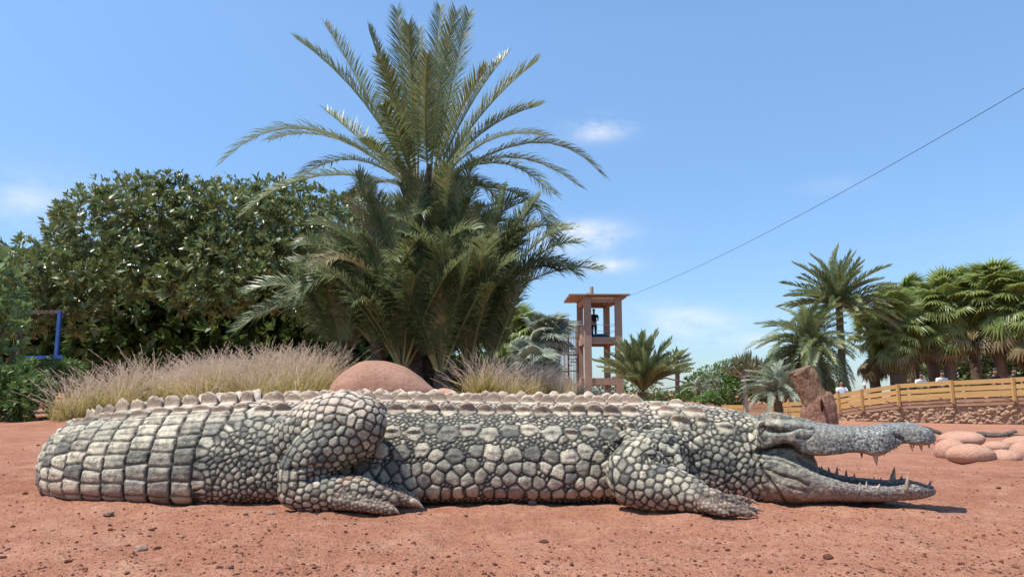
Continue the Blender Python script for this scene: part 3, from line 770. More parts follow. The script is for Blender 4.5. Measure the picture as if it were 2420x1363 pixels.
# colour data: R tone of the scale, G dark skin between scales and shade painted into the folds, B where: dust from the ground / dry pale back / mouth
at = body_me.color_attributes.new('skin', 'FLOAT_COLOR', 'POINT')
headf = sstep(sx(1800, 2.28), sx(1960, 2.25), uj)
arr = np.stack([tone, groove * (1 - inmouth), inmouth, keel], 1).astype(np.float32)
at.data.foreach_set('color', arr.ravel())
at2 = body_me.color_attributes.new('zone', 'FLOAT_COLOR', 'POINT')
dry = sstep(0.235, 0.30, CV[:, 2]) * sstep(sx(1790, 2.3), sx(1640, 2.3), uj)
dustz = sstep(0.105, 0.0, CV[:, 2] + 0.02 * fbm(CV[:, 0] * 9, CV[:, 1] * 9, CV[:, 2] * 9, o=3))
for nm in ('fore_foot', 'hind_foot') + tuple(k for k in LIMBS if k.startswith(('toe', 'finger'))):
    L = LIMBS[nm]; st_ = int(L.n * (.55 if nm.endswith('foot') else 0))
    for q, r in zip(L.p[st_::3], L.r[st_::3]):
        ids = np.where(((CV - q) ** 2).sum(1) < (r * 1.15 + .004) ** 2)[0]
        dustz[ids] = np.maximum(dustz[ids], .75 * sstep(-.25, .25, fbm(CV[ids, 0] * 26, CV[ids, 1] * 26, CV[ids, 2] * 26, o=2)))
zone = np.stack([dry, dustz, headf, np.ones(NV)], 1).astype(np.float32)
at2.data.foreach_set('color', zone.ravel())

def croc_mat():
    M = Mat('crocodile_hide', 0.62, 0.35)
    s = M.sep(M.attr('skin').outputs['Color']); z = M.sep(M.attr('zone').outputs['Color'])
    big = M.noise(7.0, 5, 0.6); mid = M.noise(38.0, 5, 0.7); fine = M.noise(210.0, 3, 0.7); pep = M.noise(420.0, 2, 0.6)
    base = M.mix(M.rng(s[0], 0.0, 1.0), (0.45, 0.39, 0.27), (0.74, 0.645, 0.46))
    base = M.mix(M.rng(big, 0.42, 0.62, 0, 0.7), base, (0.26, 0.262, 0.20))
    # darker blotched scales
    dk = M.math('MULTIPLY', M.rng(s[0], 0.42, 0.10), M.rng(mid, 0.30, 0.50))
    base = M.mix(M.math('MULTIPLY', dk, 0.85), base, (0.095, 0.093, 0.08))
    base = M.mix(M.rng(mid, 0.46, 0.62, 0, 0.72), base, (0.125, 0.124, 0.104))
    base = M.mix(M.rng(fine, 0.56, 0.68, 0, 0.70), base, (0.075, 0.075, 0.068))
    base = M.mix(M.rng(pep, 0.60, 0.68, 0, 0.75), base, (0.05, 0.05, 0.045))
    # dried pale mud on the back
    base = M.mix(M.math('MULTIPLY', z[0], M.rng(mid, 0.2, 0.62, 1.0, 0.45)), base, (0.68, 0.53, 0.40))
    # head: grey with pale lichen-like speckle
    hs = M.noise(150.0, 3, 0.75)
    hcol = M.mix(M.rng(hs, 0.42, 0.60), (0.055, 0.06, 0.062), (0.46, 0.47, 0.43))
    hcol = M.mix(M.rng(big, 0.46, 0.66, 0, .5), hcol, (0.22, 0.19, 0.15))
    base = M.mix(M.math('MULTIPLY', z[2], 0.92), base, hcol)
    # red earth rubbed onto the underside
    base = M.mix(M.math('MULTIPLY', z[1], M.rng(mid, 0.3, 0.6, 0.85, 0.5)), base, (0.36, 0.17, 0.11))
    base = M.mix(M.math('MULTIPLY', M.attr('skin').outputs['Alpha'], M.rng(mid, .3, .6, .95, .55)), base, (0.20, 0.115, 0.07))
    base = M.mix(M.math('MULTIPLY', s[1], 0.96), base, (0.018, 0.017, 0.015))
    mouth = M.mix(M.rng(s[2], 0.55, 1.0), (0.10, 0.095, 0.095), (0.42, 0.22, 0.12))  # lower trough coloured dark to paint in its shade; palate keeps flesh colour
    base = M.mix(M.rng(s[2], 0.0, 0.5), base, mouth)
    M.color(base)
    h = M.math('ADD', M.math('MULTIPLY', fine, 0.8), M.math('MULTIPLY', mid, 0.9))
    M.bump(h, 0.0045, 0.9); return M.m
MAT_CROC = croc_mat()

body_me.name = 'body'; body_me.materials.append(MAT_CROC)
croc = empty('crocodile', (0, 2.45, 0), label='large grey scaly crocodile lying on red earth with its jaws open', cat='crocodile')
def part(o, root): o.parent = root; o.matrix_parent_inverse = Matrix.Translation(-Vector(root.location)); return o
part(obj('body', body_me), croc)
MAT_TOOTH = Mat('tooth', 0.45, 0.4)
_n = MAT_TOOTH.noise(60, 4); MAT_TOOTH.color(MAT_TOOTH.mix(MAT_TOOTH.rng(_n, .35, .65), (0.26, 0.16, 0.10), (0.46, 0.34, 0.26)))
MAT_CLAW = Mat('claw', 0.5, 0.4); _n = MAT_CLAW.noise(50, 4); MAT_CLAW.color(MAT_CLAW.mix(MAT_CLAW.rng(_n, .35, .65), (0.40, 0.30, 0.23), (0.22, 0.14, 0.10)))
def cone(name, a, b, r, mat, bend=(0, 0, 0), sink=0.3):
    a, b = Vector(a), Vector(b); a = a + (a - b) * sink
    m = (a + b) / 2 + Vector(bend); mb = MB()
    pts = [a, a.lerp(m, .6), m, m.lerp(b, .55), b]; mb.tube(pts, [r, r * .93, r * .74, r * .42, r * .06], 8)
    return part(mb.build(name, mat, smooth=True), croc)
def head_y(px, tab=None):
    if tab is None: tab = [(q[0], q[1], q[2] * (1.0 + 0.22 * float(np.interp(q[0], [1840, 1960, 2100, 2200], [0, 1, 1, .5])))) for q in LOWER]
    return float(np.interp(px, [q[0] for q in tab], [q[1] for q in tab])), float(np.interp(px, [q[0] for q in tab], [q[2] for q in tab]))
# px, base y, tip px, tip y, width px, which side (+1 near, -1 far)
for (px, by, tx, ty, w, sd) in [(2036, 1068, 2036, 1087, 13, -1), (2069, 1076, 2072, 1100, 15, 1), (2088, 1065, 2090, 1078, 7, 1), (2102, 1060, 2104, 1070, 6, 1), (2112, 1056, 2114, 1065, 6, 1),
                                (2120, 1053, 2119, 1064, 6, -1), (2152, 1048, 2157, 1067, 8, 1), (2160, 1048, 2158, 1062, 7, -1), (2175, 1049, 2179, 1066, 11, 1), (2194, 1046, 2197, 1061, 9, 1), (2205, 1042, 2208, 1052, 7, -1), (1986, 1072, 1988, 1080, 6, -1), (1964, 1074, 1966, 1081, 6, -1)]:
    Yc, hw = head_y(px, [(u[0], u[1], u[2]) for u in [(1785, 2.335, .1), (1900, 2.285, .118), (1965, 2.258, .098), (2035, 2.23, .088), (2068, 2.215, .092), (2118, 2.194, .066), (2135, 2.186, .058), (2178, 2.168, .071), (2211, 2.154, .03)]])
    Y = Yc - sd * hw * (0.8 if sd > 0 else 0.7)
    if sd < 0:                      # the far row hangs from the same height as the near one
        b = P(px, by, Yc - hw * .8); a = Vector((P(px, by, Y).x, Y, b.z)); L = (ty - by) * Y / FPX; tip = a + Vector(((tx - px) * Y / FPX, 0, -L - .004))
    else: a = P(px, by, Y); tip = P(tx, ty, Y)
    cone('tooth', a, tip, w * Y / FPX / 2, MAT_TOOTH, sink=0.6)
for (px, by, tx, ty, w, sd) in [(1926, 1120, 1925, 1113, 7, -1), (1943, 1122, 1942, 1112, 8, -1), (1960, 1124, 1959, 1111, 9, -1), (1978, 1126, 1980, 1105, 10, -1), (2000, 1128, 2001, 1109, 9, -1), (2019, 1132, 2021, 1120, 7, -1),
                                (2047, 1150, 2049, 1136, 8, 1), (2031, 1148, 2033, 1138, 6, 1), (2075, 1152, 2080, 1143, 9, 1), (2066, 1138, 2067, 1131, 5, -1), (2082, 1138, 2082, 1131, 5, -1), (2110, 1144, 2117, 1110, 17, -1), (2130, 1145, 2134, 1135, 8, -1),
                                (2143, 1145, 2147, 1117, 11, 1), (2196, 1152, 2202, 1136, 10, -1), (2165, 1153, 2167, 1145, 6, 1)]:
    Yc, hw = head_y(px); Y = Yc - sd * hw * 0.9; zr = float(np.interp(sx(px, Yc), lowA[:, 0], lowA[:, 3]))
    L = abs(by - ty) * Y / FPX; a = Vector((P(px, by, Y).x, Y, zr - .002)); tip = a + Vector(((tx - px) * Y / FPX, 0, L * .85 + .002))
    cone('tooth', a, tip, w * Y / FPX / 2, MAT_TOOTH, sink=0.5)
for (ax, ay, bx, by, Y, r) in [(978, 1188, 1003, 1201, 2.085, .0105), (928, 1206, 945, 1214, 2.04, .009), (974, 1174, 994, 1184, 2.18, .008), (1772, 1214, 1794, 1223, 1.962, .0075), (1782, 1203, 1806, 1209, 2.02, .0075), (1772, 1184, 1794, 1192, 2.10, .0065), (1714, 1213, 1726, 1219, 1.95, .006)]:
    cone('claw', P(ax, ay, Y), P(bx, by, Y - .004), r, MAT_CLAW, bend=(0, 0, .004), sink=0.35)
MAT_EYE = Mat('eye', 0.12, 0.6); MAT_EYE.color((0.03, 0.025, 0.015))
_bm = bmesh.new(); bmesh.ops.create_uvsphere(_bm, u_segments=24, v_segments=14, radius=0.012); _em = bpy.data.meshes.new('eye'); _bm.to_mesh(_em); _bm.free(); _em.materials.append(MAT_EYE.m)
for p in _em.polygons: p.use_smooth = True
for Y in (2.232, 2.325): part(obj('eye', _em, loc=P(1905, 1007, Y)), croc)
# ------------------------------------------------------------------ plants near the crocodile
def leaf_mat(name, c1, c2, c3=None, rough=0.5, spec=0.4, tr=0.25, sc=2.0):
    M = Mat(name, rough, spec)
    n = M.noise(sc, 3, 0.6); a = M.mix(M.rng(n, 0.35, 0.65), c1, c2)
    if c3: a = M.mix(M.rng(M.noise(sc * 6, 2), 0.56, 0.66, 0, 0.9), a, c3)
    a = M.mix(M.rng(M.rnd(), 0, 1, 0, 0.25), a, tuple(0.6 * q for q in c1))
    M.color(a)
    if tr: M.translucent(tuple(min(1, 1.5 * q) for q in c2), tr)
    return M.m
MAT_FROND = leaf_mat('date_frond', (0.092, 0.138, 0.05), (0.185, 0.22, 0.092), (0.34, 0.29, 0.13), 0.42, 0.5, 0.25, 1.6)
MAT_FROND_OLD = leaf_mat('old_frond', (0.20, 0.16, 0.07), (0.27, 0.22, 0.11), (0.36, 0.28, 0.16), 0.6, 0.3, 0.15, 2.5)
MAT_FROND_SILVER = leaf_mat('silver_frond', (0.20, 0.235, 0.16), (0.31, 0.335, 0.245), None, 0.5, 0.4, 0.15, 1.5)
MAT_FAN = leaf_mat('fan_leaf', (0.15, 0.21, 0.06), (0.30, 0.35, 0.11), (0.46, 0.40, 0.14), 0.4, 0.5, 0.38, 1.5)
MAT_FICUS = leaf_mat('ficus_leaf', (0.09, 0.135, 0.04), (0.175, 0.21, 0.065), (0.38, 0.28, 0.11), 0.33, 0.55, 0.15, 1.2)
MAT_PALELEAF = leaf_mat('round_leaf', (0.11, 0.19, 0.06), (0.21, 0.30, 0.11), None, 0.4, 0.4, 0.2, 3)
MAT_SHRUB = leaf_mat('shrub_leaf', (0.055, 0.105, 0.022), (0.11, 0.17, 0.04), (0.17, 0.20, 0.05), 0.45, 0.4, 0.22, 2)
MAT_GRASSB = leaf_mat('grass_blade', (0.28, 0.27, 0.085), (0.46, 0.37, 0.15), (0.22, 0.26, 0.07), 0.6, 0.25, 0.35, 3)
MAT_PLUME = leaf_mat('grass_plume', (0.47, 0.355, 0.27), (0.60, 0.47, 0.36), None, 0.8, 0.1, 0.4, 4)
def bark_mat(name, c1, c2, st=(3, 3, 0.7), sc=5.0, bump=0.03):
    M = Mat(name, 0.9, 0.15); n = M.noise(sc, 6, 0.65, stretch=st); n2 = M.noise(sc * 5, 4)
    a = M.mix(M.rng(n, 0.35, 0.65), c1, c2); a = M.mix(M.rng(n2, 0.55, 0.4, 0, .5), a, tuple(.4 * q for q in c1)); M.color(a)
    M.bump(M.math('ADD', n, M.math('MULTIPLY', n2, .4)), bump, .9); return M.m
MAT_PTRUNK = bark_mat('palm_bark', (0.10, 0.075, 0.05), (0.23, 0.17, 0.115), (1, 1, 3), 6)
MAT_BARK = bark_mat('bark', (0.09, 0.075, 0.06), (0.20, 0.165, 0.13))
MAT_RACHIS = Mat('rachis', 0.5, 0.4); MAT_RACHIS.color((0.26, 0.25, 0.11))

def frond_arrays(base, mid, tip, L=0.3, n=58, start=0.18, lift=0.45, spread=0.95, width=0.016, up=Vector((0, 0, 1)), seedv=0, droop=0.25):
    """feather frond along a curve: rachis + two ranks of narrow folded leaflets"""
    rd = random.Random(seedv)
    b, t = Vector(base), Vector(tip); c = Vector(mid) * 2 - (b + t) * 0.5          # curve passes through mid
    V, F = [], []
    pt = lambda s: b * (1 - s) ** 2 + c * 2 * s * (1 - s) + t * s * s
    tn = lambda s: ((c - b) * (1 - s) + (t - c) * s).normalized()
    m = 9; L0 = (t - b).length
    for i in range(m):
        s = i / (m - 1); p, T = pt(s), tn(s); x = T.cross(up)
        x = x.normalized() if x.length > 1e-3 else Vector((1, 0, 0)); u = x.cross(T)
        r = 0.022 * (1 - s) ** 1.3 * (L0 / 2.4) + 0.003
        for (a, q) in ((1, 0), (-.5, .8), (-.5, -.8)): V.append(p + u * r * a + x * r * q)
    for i in range(m - 1):
        for k in range(3): F.append((i * 3 + k, i * 3 + (k + 1) % 3, i * 3 + 3 + (k + 1) % 3, i * 3 + 3 + k))
    nr = len(F)
    for i in range(n):
        s = start + (1 - start) * (i + 0.5) / n; p, T = pt(s), tn(s); x = T.cross(up)
        x = x.normalized() if x.length > 1e-3 else Vector((1, 0, 0)); u = x.cross(T).normalized()
        q = (s - start) / (1 - start)
        ll = L * (0.45 + 1.1 * math.sin(math.pi * min(1, q * 0.85 + 0.10)) ** 0.8) * 0.72
        for sd in (-1, 1):
            j = rd.uniform(-.16, .16); fwd = 0.55 + 0.55 * q + j
            d = (x * sd * spread + T * fwd + u * (lift + rd.uniform(-.22, .22))).normalized()
            l2 = ll * rd.uniform(.8, 1.12)
            e1 = p + d * l2 * 0.5; e2 = p + d * l2 + Vector((0, 0, -1)) * l2 * droop * rd.uniform(.4, 1.2)
            w = T.cross(d).cross(d).normalized() * width * rd.uniform(.8, 1.2)
            k = len(V); V += [p - w * .5, p + w * .5, e1 + w * .62, e1 - w * .62, e2]
            F += [(k, k + 1, k + 2, k + 3), (k + 3, k + 2, k + 4)]
    return V, F, nr

def frond_mesh(name, mat, *a, **k):
    V, F, nr = frond_arrays(*a, **k); m = mesh(name, V, F, mat)
    m.materials.append(MAT_RACHIS.m)
    mi = np.zeros(len(m.polygons), np.int32); mi[:nr] = 1; m.polygons.foreach_set('material_index', mi)
    return m

# --- tall date palm
YP = 10.0
pz = g1(P(1015, 900, YP).x, YP)
palm = empty('date_palm', (P(1015, 900, YP).x, YP, pz), label='tall date palm with feathery arching fronds above a bushy clump', cat='palm tree')
def at_root(o, root): o.parent = root; o.matrix_parent_inverse = Matrix.Translation(-Vector(root.location)); return o
CR = P(1000, 462, YP)
tb = MB(); n = 16
tb.tube([Vector(palm.location) + (CR - Vector(palm.location)) * (i / n) + Vector((0.05 * math.sin(i * .3), 0, -0.1 if i == 0 else 0)) for i in range(n + 1)],
        [0.27 - 0.06 * i / n for i in range(n + 1)], 18, jit=0.10)
at_root(tb.build('trunk', MAT_PTRUNK), palm)
for i in range(46):                                                        # sawn-off leaf bases round the top of the trunk
    a = i * 2.4; z = 1.15 - 1.2 * (i / 46); r0 = 0.20
    p = CR + Vector((math.cos(a) * r0, math.sin(a) * r0, -z + .12)); d = Vector((math.cos(a) * .6, math.sin(a) * .6, 1)).normalized()
    b = MB(); b.tube([p - d * .08, p + d * .12, p + d * random.uniform(.2, .34)], [.06, .045, .032], 6); at_root(b.build('leaf_base', MAT_PTRUNK), palm)
fr = [  # tip px, tip py, mid px, mid py, depth of tip relative to trunk
 (700, 92, 862, 245, -.3), (768, 58, 872, 235, .5), (872, 72, 925, 240, -.5), (938, 25, 958, 220, .3), (965, 60, 975, 240, -.8), (1040, 18, 1025, 220, .5), (1078, 28, 1035, 230, -.4),
 (1108, 32, 1062, 220, .2), (1198, 130, 1100, 270, .3), (1270, 145, 1135, 275, -.3), (1275, 250, 1135, 318, .4), (1150, 165, 1075, 290, -.9), (900, 140, 945, 280, -1.0), (1010, 130, 1005, 290, -1.2),
 (1290, 322, 1150, 335, .9), (1422, 412, 1250, 338, -.2), (1372, 442, 1195, 372, .4), (1300, 455, 1165, 385, -.8), (1312, 575, 1215, 455, -.3),
 (522, 385, 730, 305, -.2), (770, 262, 868, 345, .8), (705, 422, 840, 378, .9), (575, 505, 760, 415, -.6), (640, 330, 800, 330, .6), (850, 330, 915, 375, -1.3), (1110, 330, 1060, 380, -1.3), (905, 250, 950, 350, -1.3),
 (1060, 90, 1045, 260, .9), (990, 70, 990, 250, .9), (1180, 480, 1110, 425, .8), (830, 470, 905, 430, .9)]
for i, (tx, ty, mx, my, dz) in enumerate(fr):
    b = CR + Vector((0.10 * math.copysign(1, tx - 1000), dz * .08, 0.05)); t = P(tx, ty, YP + dz); m = P(mx, my, YP + dz * .55)
    low = ty > 300
    at_root(obj('frond', frond_mesh('frond', MAT_FROND, b, m, t, L=0.36, n=92, seedv=i, lift=.30 if low else .42, spread=.9 if low else .62, width=.0115, start=.2, droop=.30 if low else .15, up=Vector((0, -0.25, 1)) if abs(tx - 1000) > 120 else Vector((0, -1, .2)))), palm)
# --- bushy clump of offshoots round its foot
clump = empty('palm_clump', (P(1010, 905, 9.6).x, 9.6, g1(P(1010, 905, 9.6).x, 9.6)), label='bushy clump of date palm offshoots spreading round the foot of the tall palm', cat='palm clump')
stems = [((905, 905), (890, 800), 9.4, 24, (-1.0, 0.15)), ((985, 905), (960, 730), 9.5, 32, (-.55, .25)), ((1105, 905), (1120, 745), 9.5, 34, (.75, .3)), ((1040, 905), (1050, 680), 9.9, 30, (0.2, .5)), ((860, 900), (800, 840), 9.3, 10, (-1.1, 0.15)),
         ((1150, 905), (1160, 860), 9.3, 12, (.7, .5)), ((1050, 905), (1040, 880), 9.1, 26, (0.0, .9)), ((960, 905), (950, 870), 9.2, 20, (-.5, .7)), ((1110, 905), (1110, 860), 9.2, 20, (.4, .9))]
rr = random.Random(11)
for si, ((bx, by), (tx, ty), Y, nf, (bias, upb)) in enumerate(stems):
    a = P(bx, by, Y); a.z = g1(a.x, Y) - .05; c = P(tx, ty, Y)
    s_ = MB(); s_.tube([a, a.lerp(c, .5), c], [.13, .11, .08], 10, jit=.12); at_root(s_.build('stem', MAT_PTRUNK), clump)
    for k in range(nf):
        el = rr.uniform(0.15, 1.35); az = rr.uniform(0, 6.283)
        d = Vector((math.cos(az) * math.cos(el) + bias * .55, math.sin(az) * math.cos(el) * .8, math.sin(el) + upb)).normalized()
        ln = rr.uniform(1.15, 1.95) * (0.7 if si in (4, 5) else 1)
        dr = rr.uniform(.15, .55) * (1.2 - abs(d.z))
        m = c + d * ln * .52 + Vector((0, 0, .06)); t = c + d * ln - Vector((0, 0, ln * dr))
        b0 = c.lerp(a, rr.uniform(0, .4))
        tpx = 1210 + FPX * t.x / t.y; tpy = 925 - 1784 * (t.z - CAM_H) / t.y
        if (tpx > 1185 and tpy > 700 - (tpx - 1185) * .25) or (tpx < 640 and tpy > 800): continue
        old = rr.random() < (.16 if d.z < .5 else .04)
        at_root(obj('frond', frond_mesh('frond', MAT_FROND_OLD if old else MAT_FROND, b0, m, t, L=0.33, n=70, seedv=100 * si + k, lift=.35, spread=.75, width=.011, start=.16, up=Vector((0, -.6, 1)))), clump)

# --- leaf clouds
def leaf_cloud(lobes, n, size, rnd, wid=0.36, rosette=6, shell=0.75, updir=0.6, inner=0.15):
    """leaves in rosettes spread through the outer part of several ellipsoids (centre, radii)"""
    vol = np.array([l[1][0] * l[1][2] for l in lobes]); vol = vol / vol.sum()
    V = []; F = []
    nr = n // rosette
    for k in range(nr):
        li = rnd.choice(len(lobes), p=vol); c, r = np.array(lobes[li][0]), np.array(lobes[li][1])
        d = rnd.normal(size=3); d /= np.linalg.norm(d)
        rad = shell + (1.04 - shell) * rnd.random() ** 0.7 if rnd.random() > inner else rnd.random() ** .5 * shell
        p = c + d * r * rad
        ax = d * 0.8 + np.array([0, 0, updir]) + rnd.normal(size=3) * .35; ax /= np.linalg.norm(ax)
        t1 = np.cross(ax, [0.3, 0.5, 0.81]); t1 /= np.linalg.norm(t1); t2 = np.cross(ax, t1)
        a0 = rnd.random() * 6.28
        for q in range(rosette):
            a = a0 + q * 2.4; sp = rnd.uniform(.45, 1.05)
            dr = ax * math.cos(sp) + (t1 * math.cos(a) + t2 * math.sin(a)) * math.sin(sp)
            l = size * rnd.uniform(.7, 1.2); w = np.cross(dr, ax); w = w / (np.linalg.norm(w) + 1e-6) * l * wid * .5
            o = p + ax * rnd.uniform(-.3, .3) * size
            m = o + dr * l * .5 - ax * l * .04; e = o + dr * l - np.array([0, 0, l * .12]); lift = ax * l * .05
            b = len(V); V += [o, m + w + lift, e, m - w + lift, m]
            F += [(b, b + 1, b + 4), (b + 1, b + 2, b + 4), (b + 2, b + 3, b + 4), (b + 3, b, b + 4)]
    return np.array(V), np.array(F)

def trunk_limbs(name, root, base, tops, r0, mat, n=6):
    b = MB()
    base = Vector(base)
    for t in tops:
        t = Vector(t); m = base.lerp(t, .5) + Vector((rr.uniform(-.15, .15), rr.uniform(-.15, .15), .12)) * (t - base).length
        pts = [base, base.lerp(m, .5) + Vector((rr.uniform(-.05, .05), 0, 0)), m, m.lerp(t, .55), t]
        b.tube(pts, [r0, r0 * .8, r0 * .6, r0 * .4, r0 * .12], 9, jit=.08)
    return at_root(b.build(name, mat), root)

def tree(name, label, cat, base, lobes, n, size, mat, tops, r0, seedv, group=None, trunk=True, bark=None, **kw):
    root = empty(name, base, label=label, cat=cat, group=group)
    V, F = leaf_cloud(lobes, n, size, np.random.default_rng(seedv), **kw)
    c = at_root(obj('crown', mesh('crown', V, F, mat)), root); c['kind'] = 'stuff'
    if trunk: trunk_limbs('trunk', root, base, tops, r0, bark or MAT_BARK)
    return root

def lobe(px, py, rpx, Y, ry=1.0, rz=1.0):
    p = P(px, py, Y); r = rpx * Y / FPX; return ((p.x, p.y, p.z), (r, r * ry, r * rz))
fl = [lobe(40, 690, 80, 12.0, 1.2), lobe(135, 628, 85, 12.4, 1.3), lobe(235, 552, 95, 13.0, 1.3), lobe(330, 515, 90, 13.4, 1.4), lobe(405, 512, 88, 13.6, 1.4), lobe(490, 518, 88, 13.6, 1.4),
      lobe(580, 540, 95, 13.8, 1.4), lobe(660, 515, 95, 14.0, 1.4), lobe(750, 540, 100, 14.2, 1.4), lobe(850, 555, 100, 14.5, 1.4), lobe(950, 580, 100, 14.8, 1.4), lobe(520, 620, 90, 13.0, 1.0, .8), lobe(620, 620, 90, 13.2, 1.0, .7), lobe(290, 610, 70, 12.6, 1, .9),
      lobe(40, 720, 80, 11.6, 1, 1), lobe(140, 670, 75, 11.8), lobe(350, 640, 80, 13.2, 1, .8), lobe(420, 600, 90, 13.5, 1, 1), lobe(730, 640, 80, 13.8, 1, .8), lobe(-60, 690, 90, 12.5, 1.2), lobe(220, 680, 62, 12.0), lobe(320, 690, 58, 12.3), lobe(430, 672, 62, 12.4), lobe(520, 700, 55, 12.5), lobe(620, 685, 60, 12.8), lobe(705, 690, 58, 13), lobe(180, 745, 55, 11.8, 1, .9), lobe(540, 690, 40, 12.6, 1, .9),
      lobe(300, 560, 170, 16, 1, .8), lobe(560, 570, 180, 16.5, 1, .8), lobe(800, 600, 170, 17, 1, .8), lobe(90, 660, 120, 15.5, 1, .8), lobe(350, 446, 36, 13.4), lobe(410, 442, 34, 13.5), lobe(480, 452, 34, 13.6), lobe(645, 455, 36, 14), lobe(228, 472, 34, 13), lobe(160, 520, 34, 12.6)]
tx0 = P(420, 870, 16.4)
tree('rubber_fig_tree', 'broad dark evergreen tree with large glossy leaves behind the pink grass bank', 'tree', (tx0.x, 16.4, g1(tx0.x, 16.4)), fl, 46000, 0.155, MAT_FICUS,
     [P(180, 560, 15.2), P(320, 500, 15.5), P(480, 480, 15.8), P(700, 520, 16), P(860, 560, 16)], 0.12, 5, wid=.36, rosette=7)
# shaded thicket under and behind it
hl = [lobe(px, 790 + (k % 3) * 14 - (k // 14) * 75, 110, 15.6 + (k % 2) * .5 + (k // 14) * .8, .5, 1.1) for k, px in enumerate(list(range(-80, 1010, 78)) * 2)] + [lobe(px, 880, 62, 14.5, .6, 1.0) for px in (940, 1010, 1075, 1135)]
tx1 = P(420, 870, 17.6)
tree('thicket', 'dense shaded thicket filling the hollow under the glossy evergreen tree', 'bush', (tx1.x, 17.6, g1(tx1.x, 17.6)), hl, 34000, 0.27, MAT_SHRUB, [P(px, 770, 17.8) for px in (0, 250, 500, 750, 930)], .10, 6, wid=.5, rosette=6)
# round-leaved shrub and low green bushes at the left edge
b_ = P(-10, 960, 8.8); tree('round_leaved_shrub', 'pale green shrub with thick rounded leaves beside the blue frame', 'shrub', (b_.x, 8.8, g1(b_.x, 8.8)), [lobe(-10, 690, 55, 8.8), lobe(30, 735, 42, 8.9), lobe(5, 790, 55, 8.7), lobe(-30, 640, 50, 8.9), lobe(20, 855, 40, 8.8)], 950, .105, MAT_PALELEAF,
     [P(0, 690, 8.8), P(25, 740, 8.8), P(5, 800, 8.8)], .035, 8, wid=.7, rosette=5)
b_ = P(40, 985, 7.6); tree('low_green_bush', 'low bright green leafy bush beside the outermost grass tussock', 'shrub', (b_.x, 7.6, g1(b_.x, 7.6)), [lobe(20, 925, 62, 7.6), lobe(75, 945, 50, 7.5), lobe(-30, 935, 70, 7.7), lobe(60, 900, 45, 8.0)], 3600, .075, MAT_SHRUB, [P(20, 930, 7.6), P(70, 945, 7.6)], .02, 9, wid=.42)
b_ = P(120, 900, 9.2); tree('low_green_bush', 'narrow-leaved green bush under the blue frame behind the first tussock', 'shrub', (b_.x, 9.2, g1(b_.x, 9.2)), [lobe(120, 880, 42, 9.2, 1, .7), lobe(165, 875, 35, 9.4, 1, .6), lobe(75, 885, 38, 9.2, 1, .8)], 1500, .085, MAT_SHRUB, [P(120, 880, 9.2)], .02, 10, wid=.3)

# blue frame half hidden in the shade
MAT_BLUE = Mat('blue_paint', 0.45, 0.4); MAT_BLUE.color(MAT_BLUE.mix(MAT_BLUE.rng(MAT_BLUE.noise(8), .4, .6), (0.02, 0.075, 0.27), (0.035, 0.11, 0.34)))
fb = P(100, 880, 11.0); frame = empty('blue_metal_frame', (fb.x, 11.0, g1(fb.x, 11.0)), label='frame with a blue post and low blue bar standing under the evergreen tree', cat='frame')
gz11 = g1(fb.x, 11.0) - .03
for (px, nm) in ((52, 'post'), (142, 'post')):
    t = P(px, 735, 11.0); b = MB(); b.box((t.x, 11.0, (t.z + gz11) / 2), (.045, .045, t.z - gz11)); at_root(b.build(nm, MAT_BLUE if px > 100 else MAT_BARK), frame)
b = MB(); b.bar(P(40, 737, 11.03), P(155, 737, 11.03), .05, .05); at_root(b.build('top_bar', MAT_BARK), frame)
b = MB(); b.bar(P(30, 846, 10.96), P(150, 843, 10.96), .04, .05); at_root(b.build('low_bar', MAT_BLUE), frame)

# --- fountain grass
def tussock_meshes(k, tall):
    rd = random.Random(300 + k); V, F = [], []
    for i in range(300):
        az = rd.uniform(0, 6.28); el = rd.uniform(.55, 1.45); L = rd.uniform(.28, .62) * tall
        d = Vector((math.cos(az) * math.cos(el), math.sin(az) * math.cos(el), math.sin(el))); p = Vector((rd.gauss(0, .07), rd.gauss(0, .07), 0))
        side = Vector((-math.sin(az), math.cos(az), 0)) * .0035 * rd.uniform(.7, 1.3); b = len(V)
        m = p + d * L * .55; e = p + d * L + Vector((d.x, d.y, 0)) * L * .2 - Vector((0, 0, L * .28 * math.cos(el) + .04))
        V += [p - side, p + side, m + side * .8, m - side * .8, e]; F += [(b, b + 1, b + 2, b + 3), (b + 3, b + 2, b + 4)]
    blades = mesh('blades', V, F, MAT_GRASSB)
    V, F = [], []
    for i in range(58):
        az = rd.uniform(0, 6.28); el = rd.uniform(.75, 1.5); L = rd.uniform(.45, .72) * tall
        d = Vector((math.cos(az) * math.cos(el), math.sin(az) * math.cos(el), math.sin(el))); p = Vector((rd.gauss(0, .06), rd.gauss(0, .06), 0))
        out = Vector((math.cos(az), math.sin(az), 0))
        pt = lambda s: p + d * L * s + out * L * .16 * s * s - Vector((0, 0, L * .10 * s ** 3))
        side = Vector((-math.sin(az), math.cos(az), 0)) * .0016
        b = len(V); V += [pt(0) - side, pt(0) + side, pt(.72) + side, pt(.72) - side]; F += [(b, b + 1, b + 2, b + 3)]
        for j in range(26):                                               # bristles of the plume
            s = .68 + .40 * j / 26; q = pt(s); w = math.sin(math.pi * min(1, (j + 1.5) / 27)) ** .6
            a = rd.uniform(0, 6.28); T = (pt(s + .02) - q).normalized(); x = T.orthogonal().normalized(); y = T.cross(x)
            o = (x * math.cos(a) + y * math.sin(a)); e = q + T * .022 + o * .017 * w; sd = T.cross(o) * .0028
            b = len(V); V += [q - sd, q + sd, e]; F += [(b, b + 1, b + 2)]
    plumes = mesh('plumes', V, F, MAT_PLUME)
    return blades, plumes
TUS = [tussock_meshes(k, t) for k, t in enumerate((1.0, .9, 1.1, .95, 1.05))]
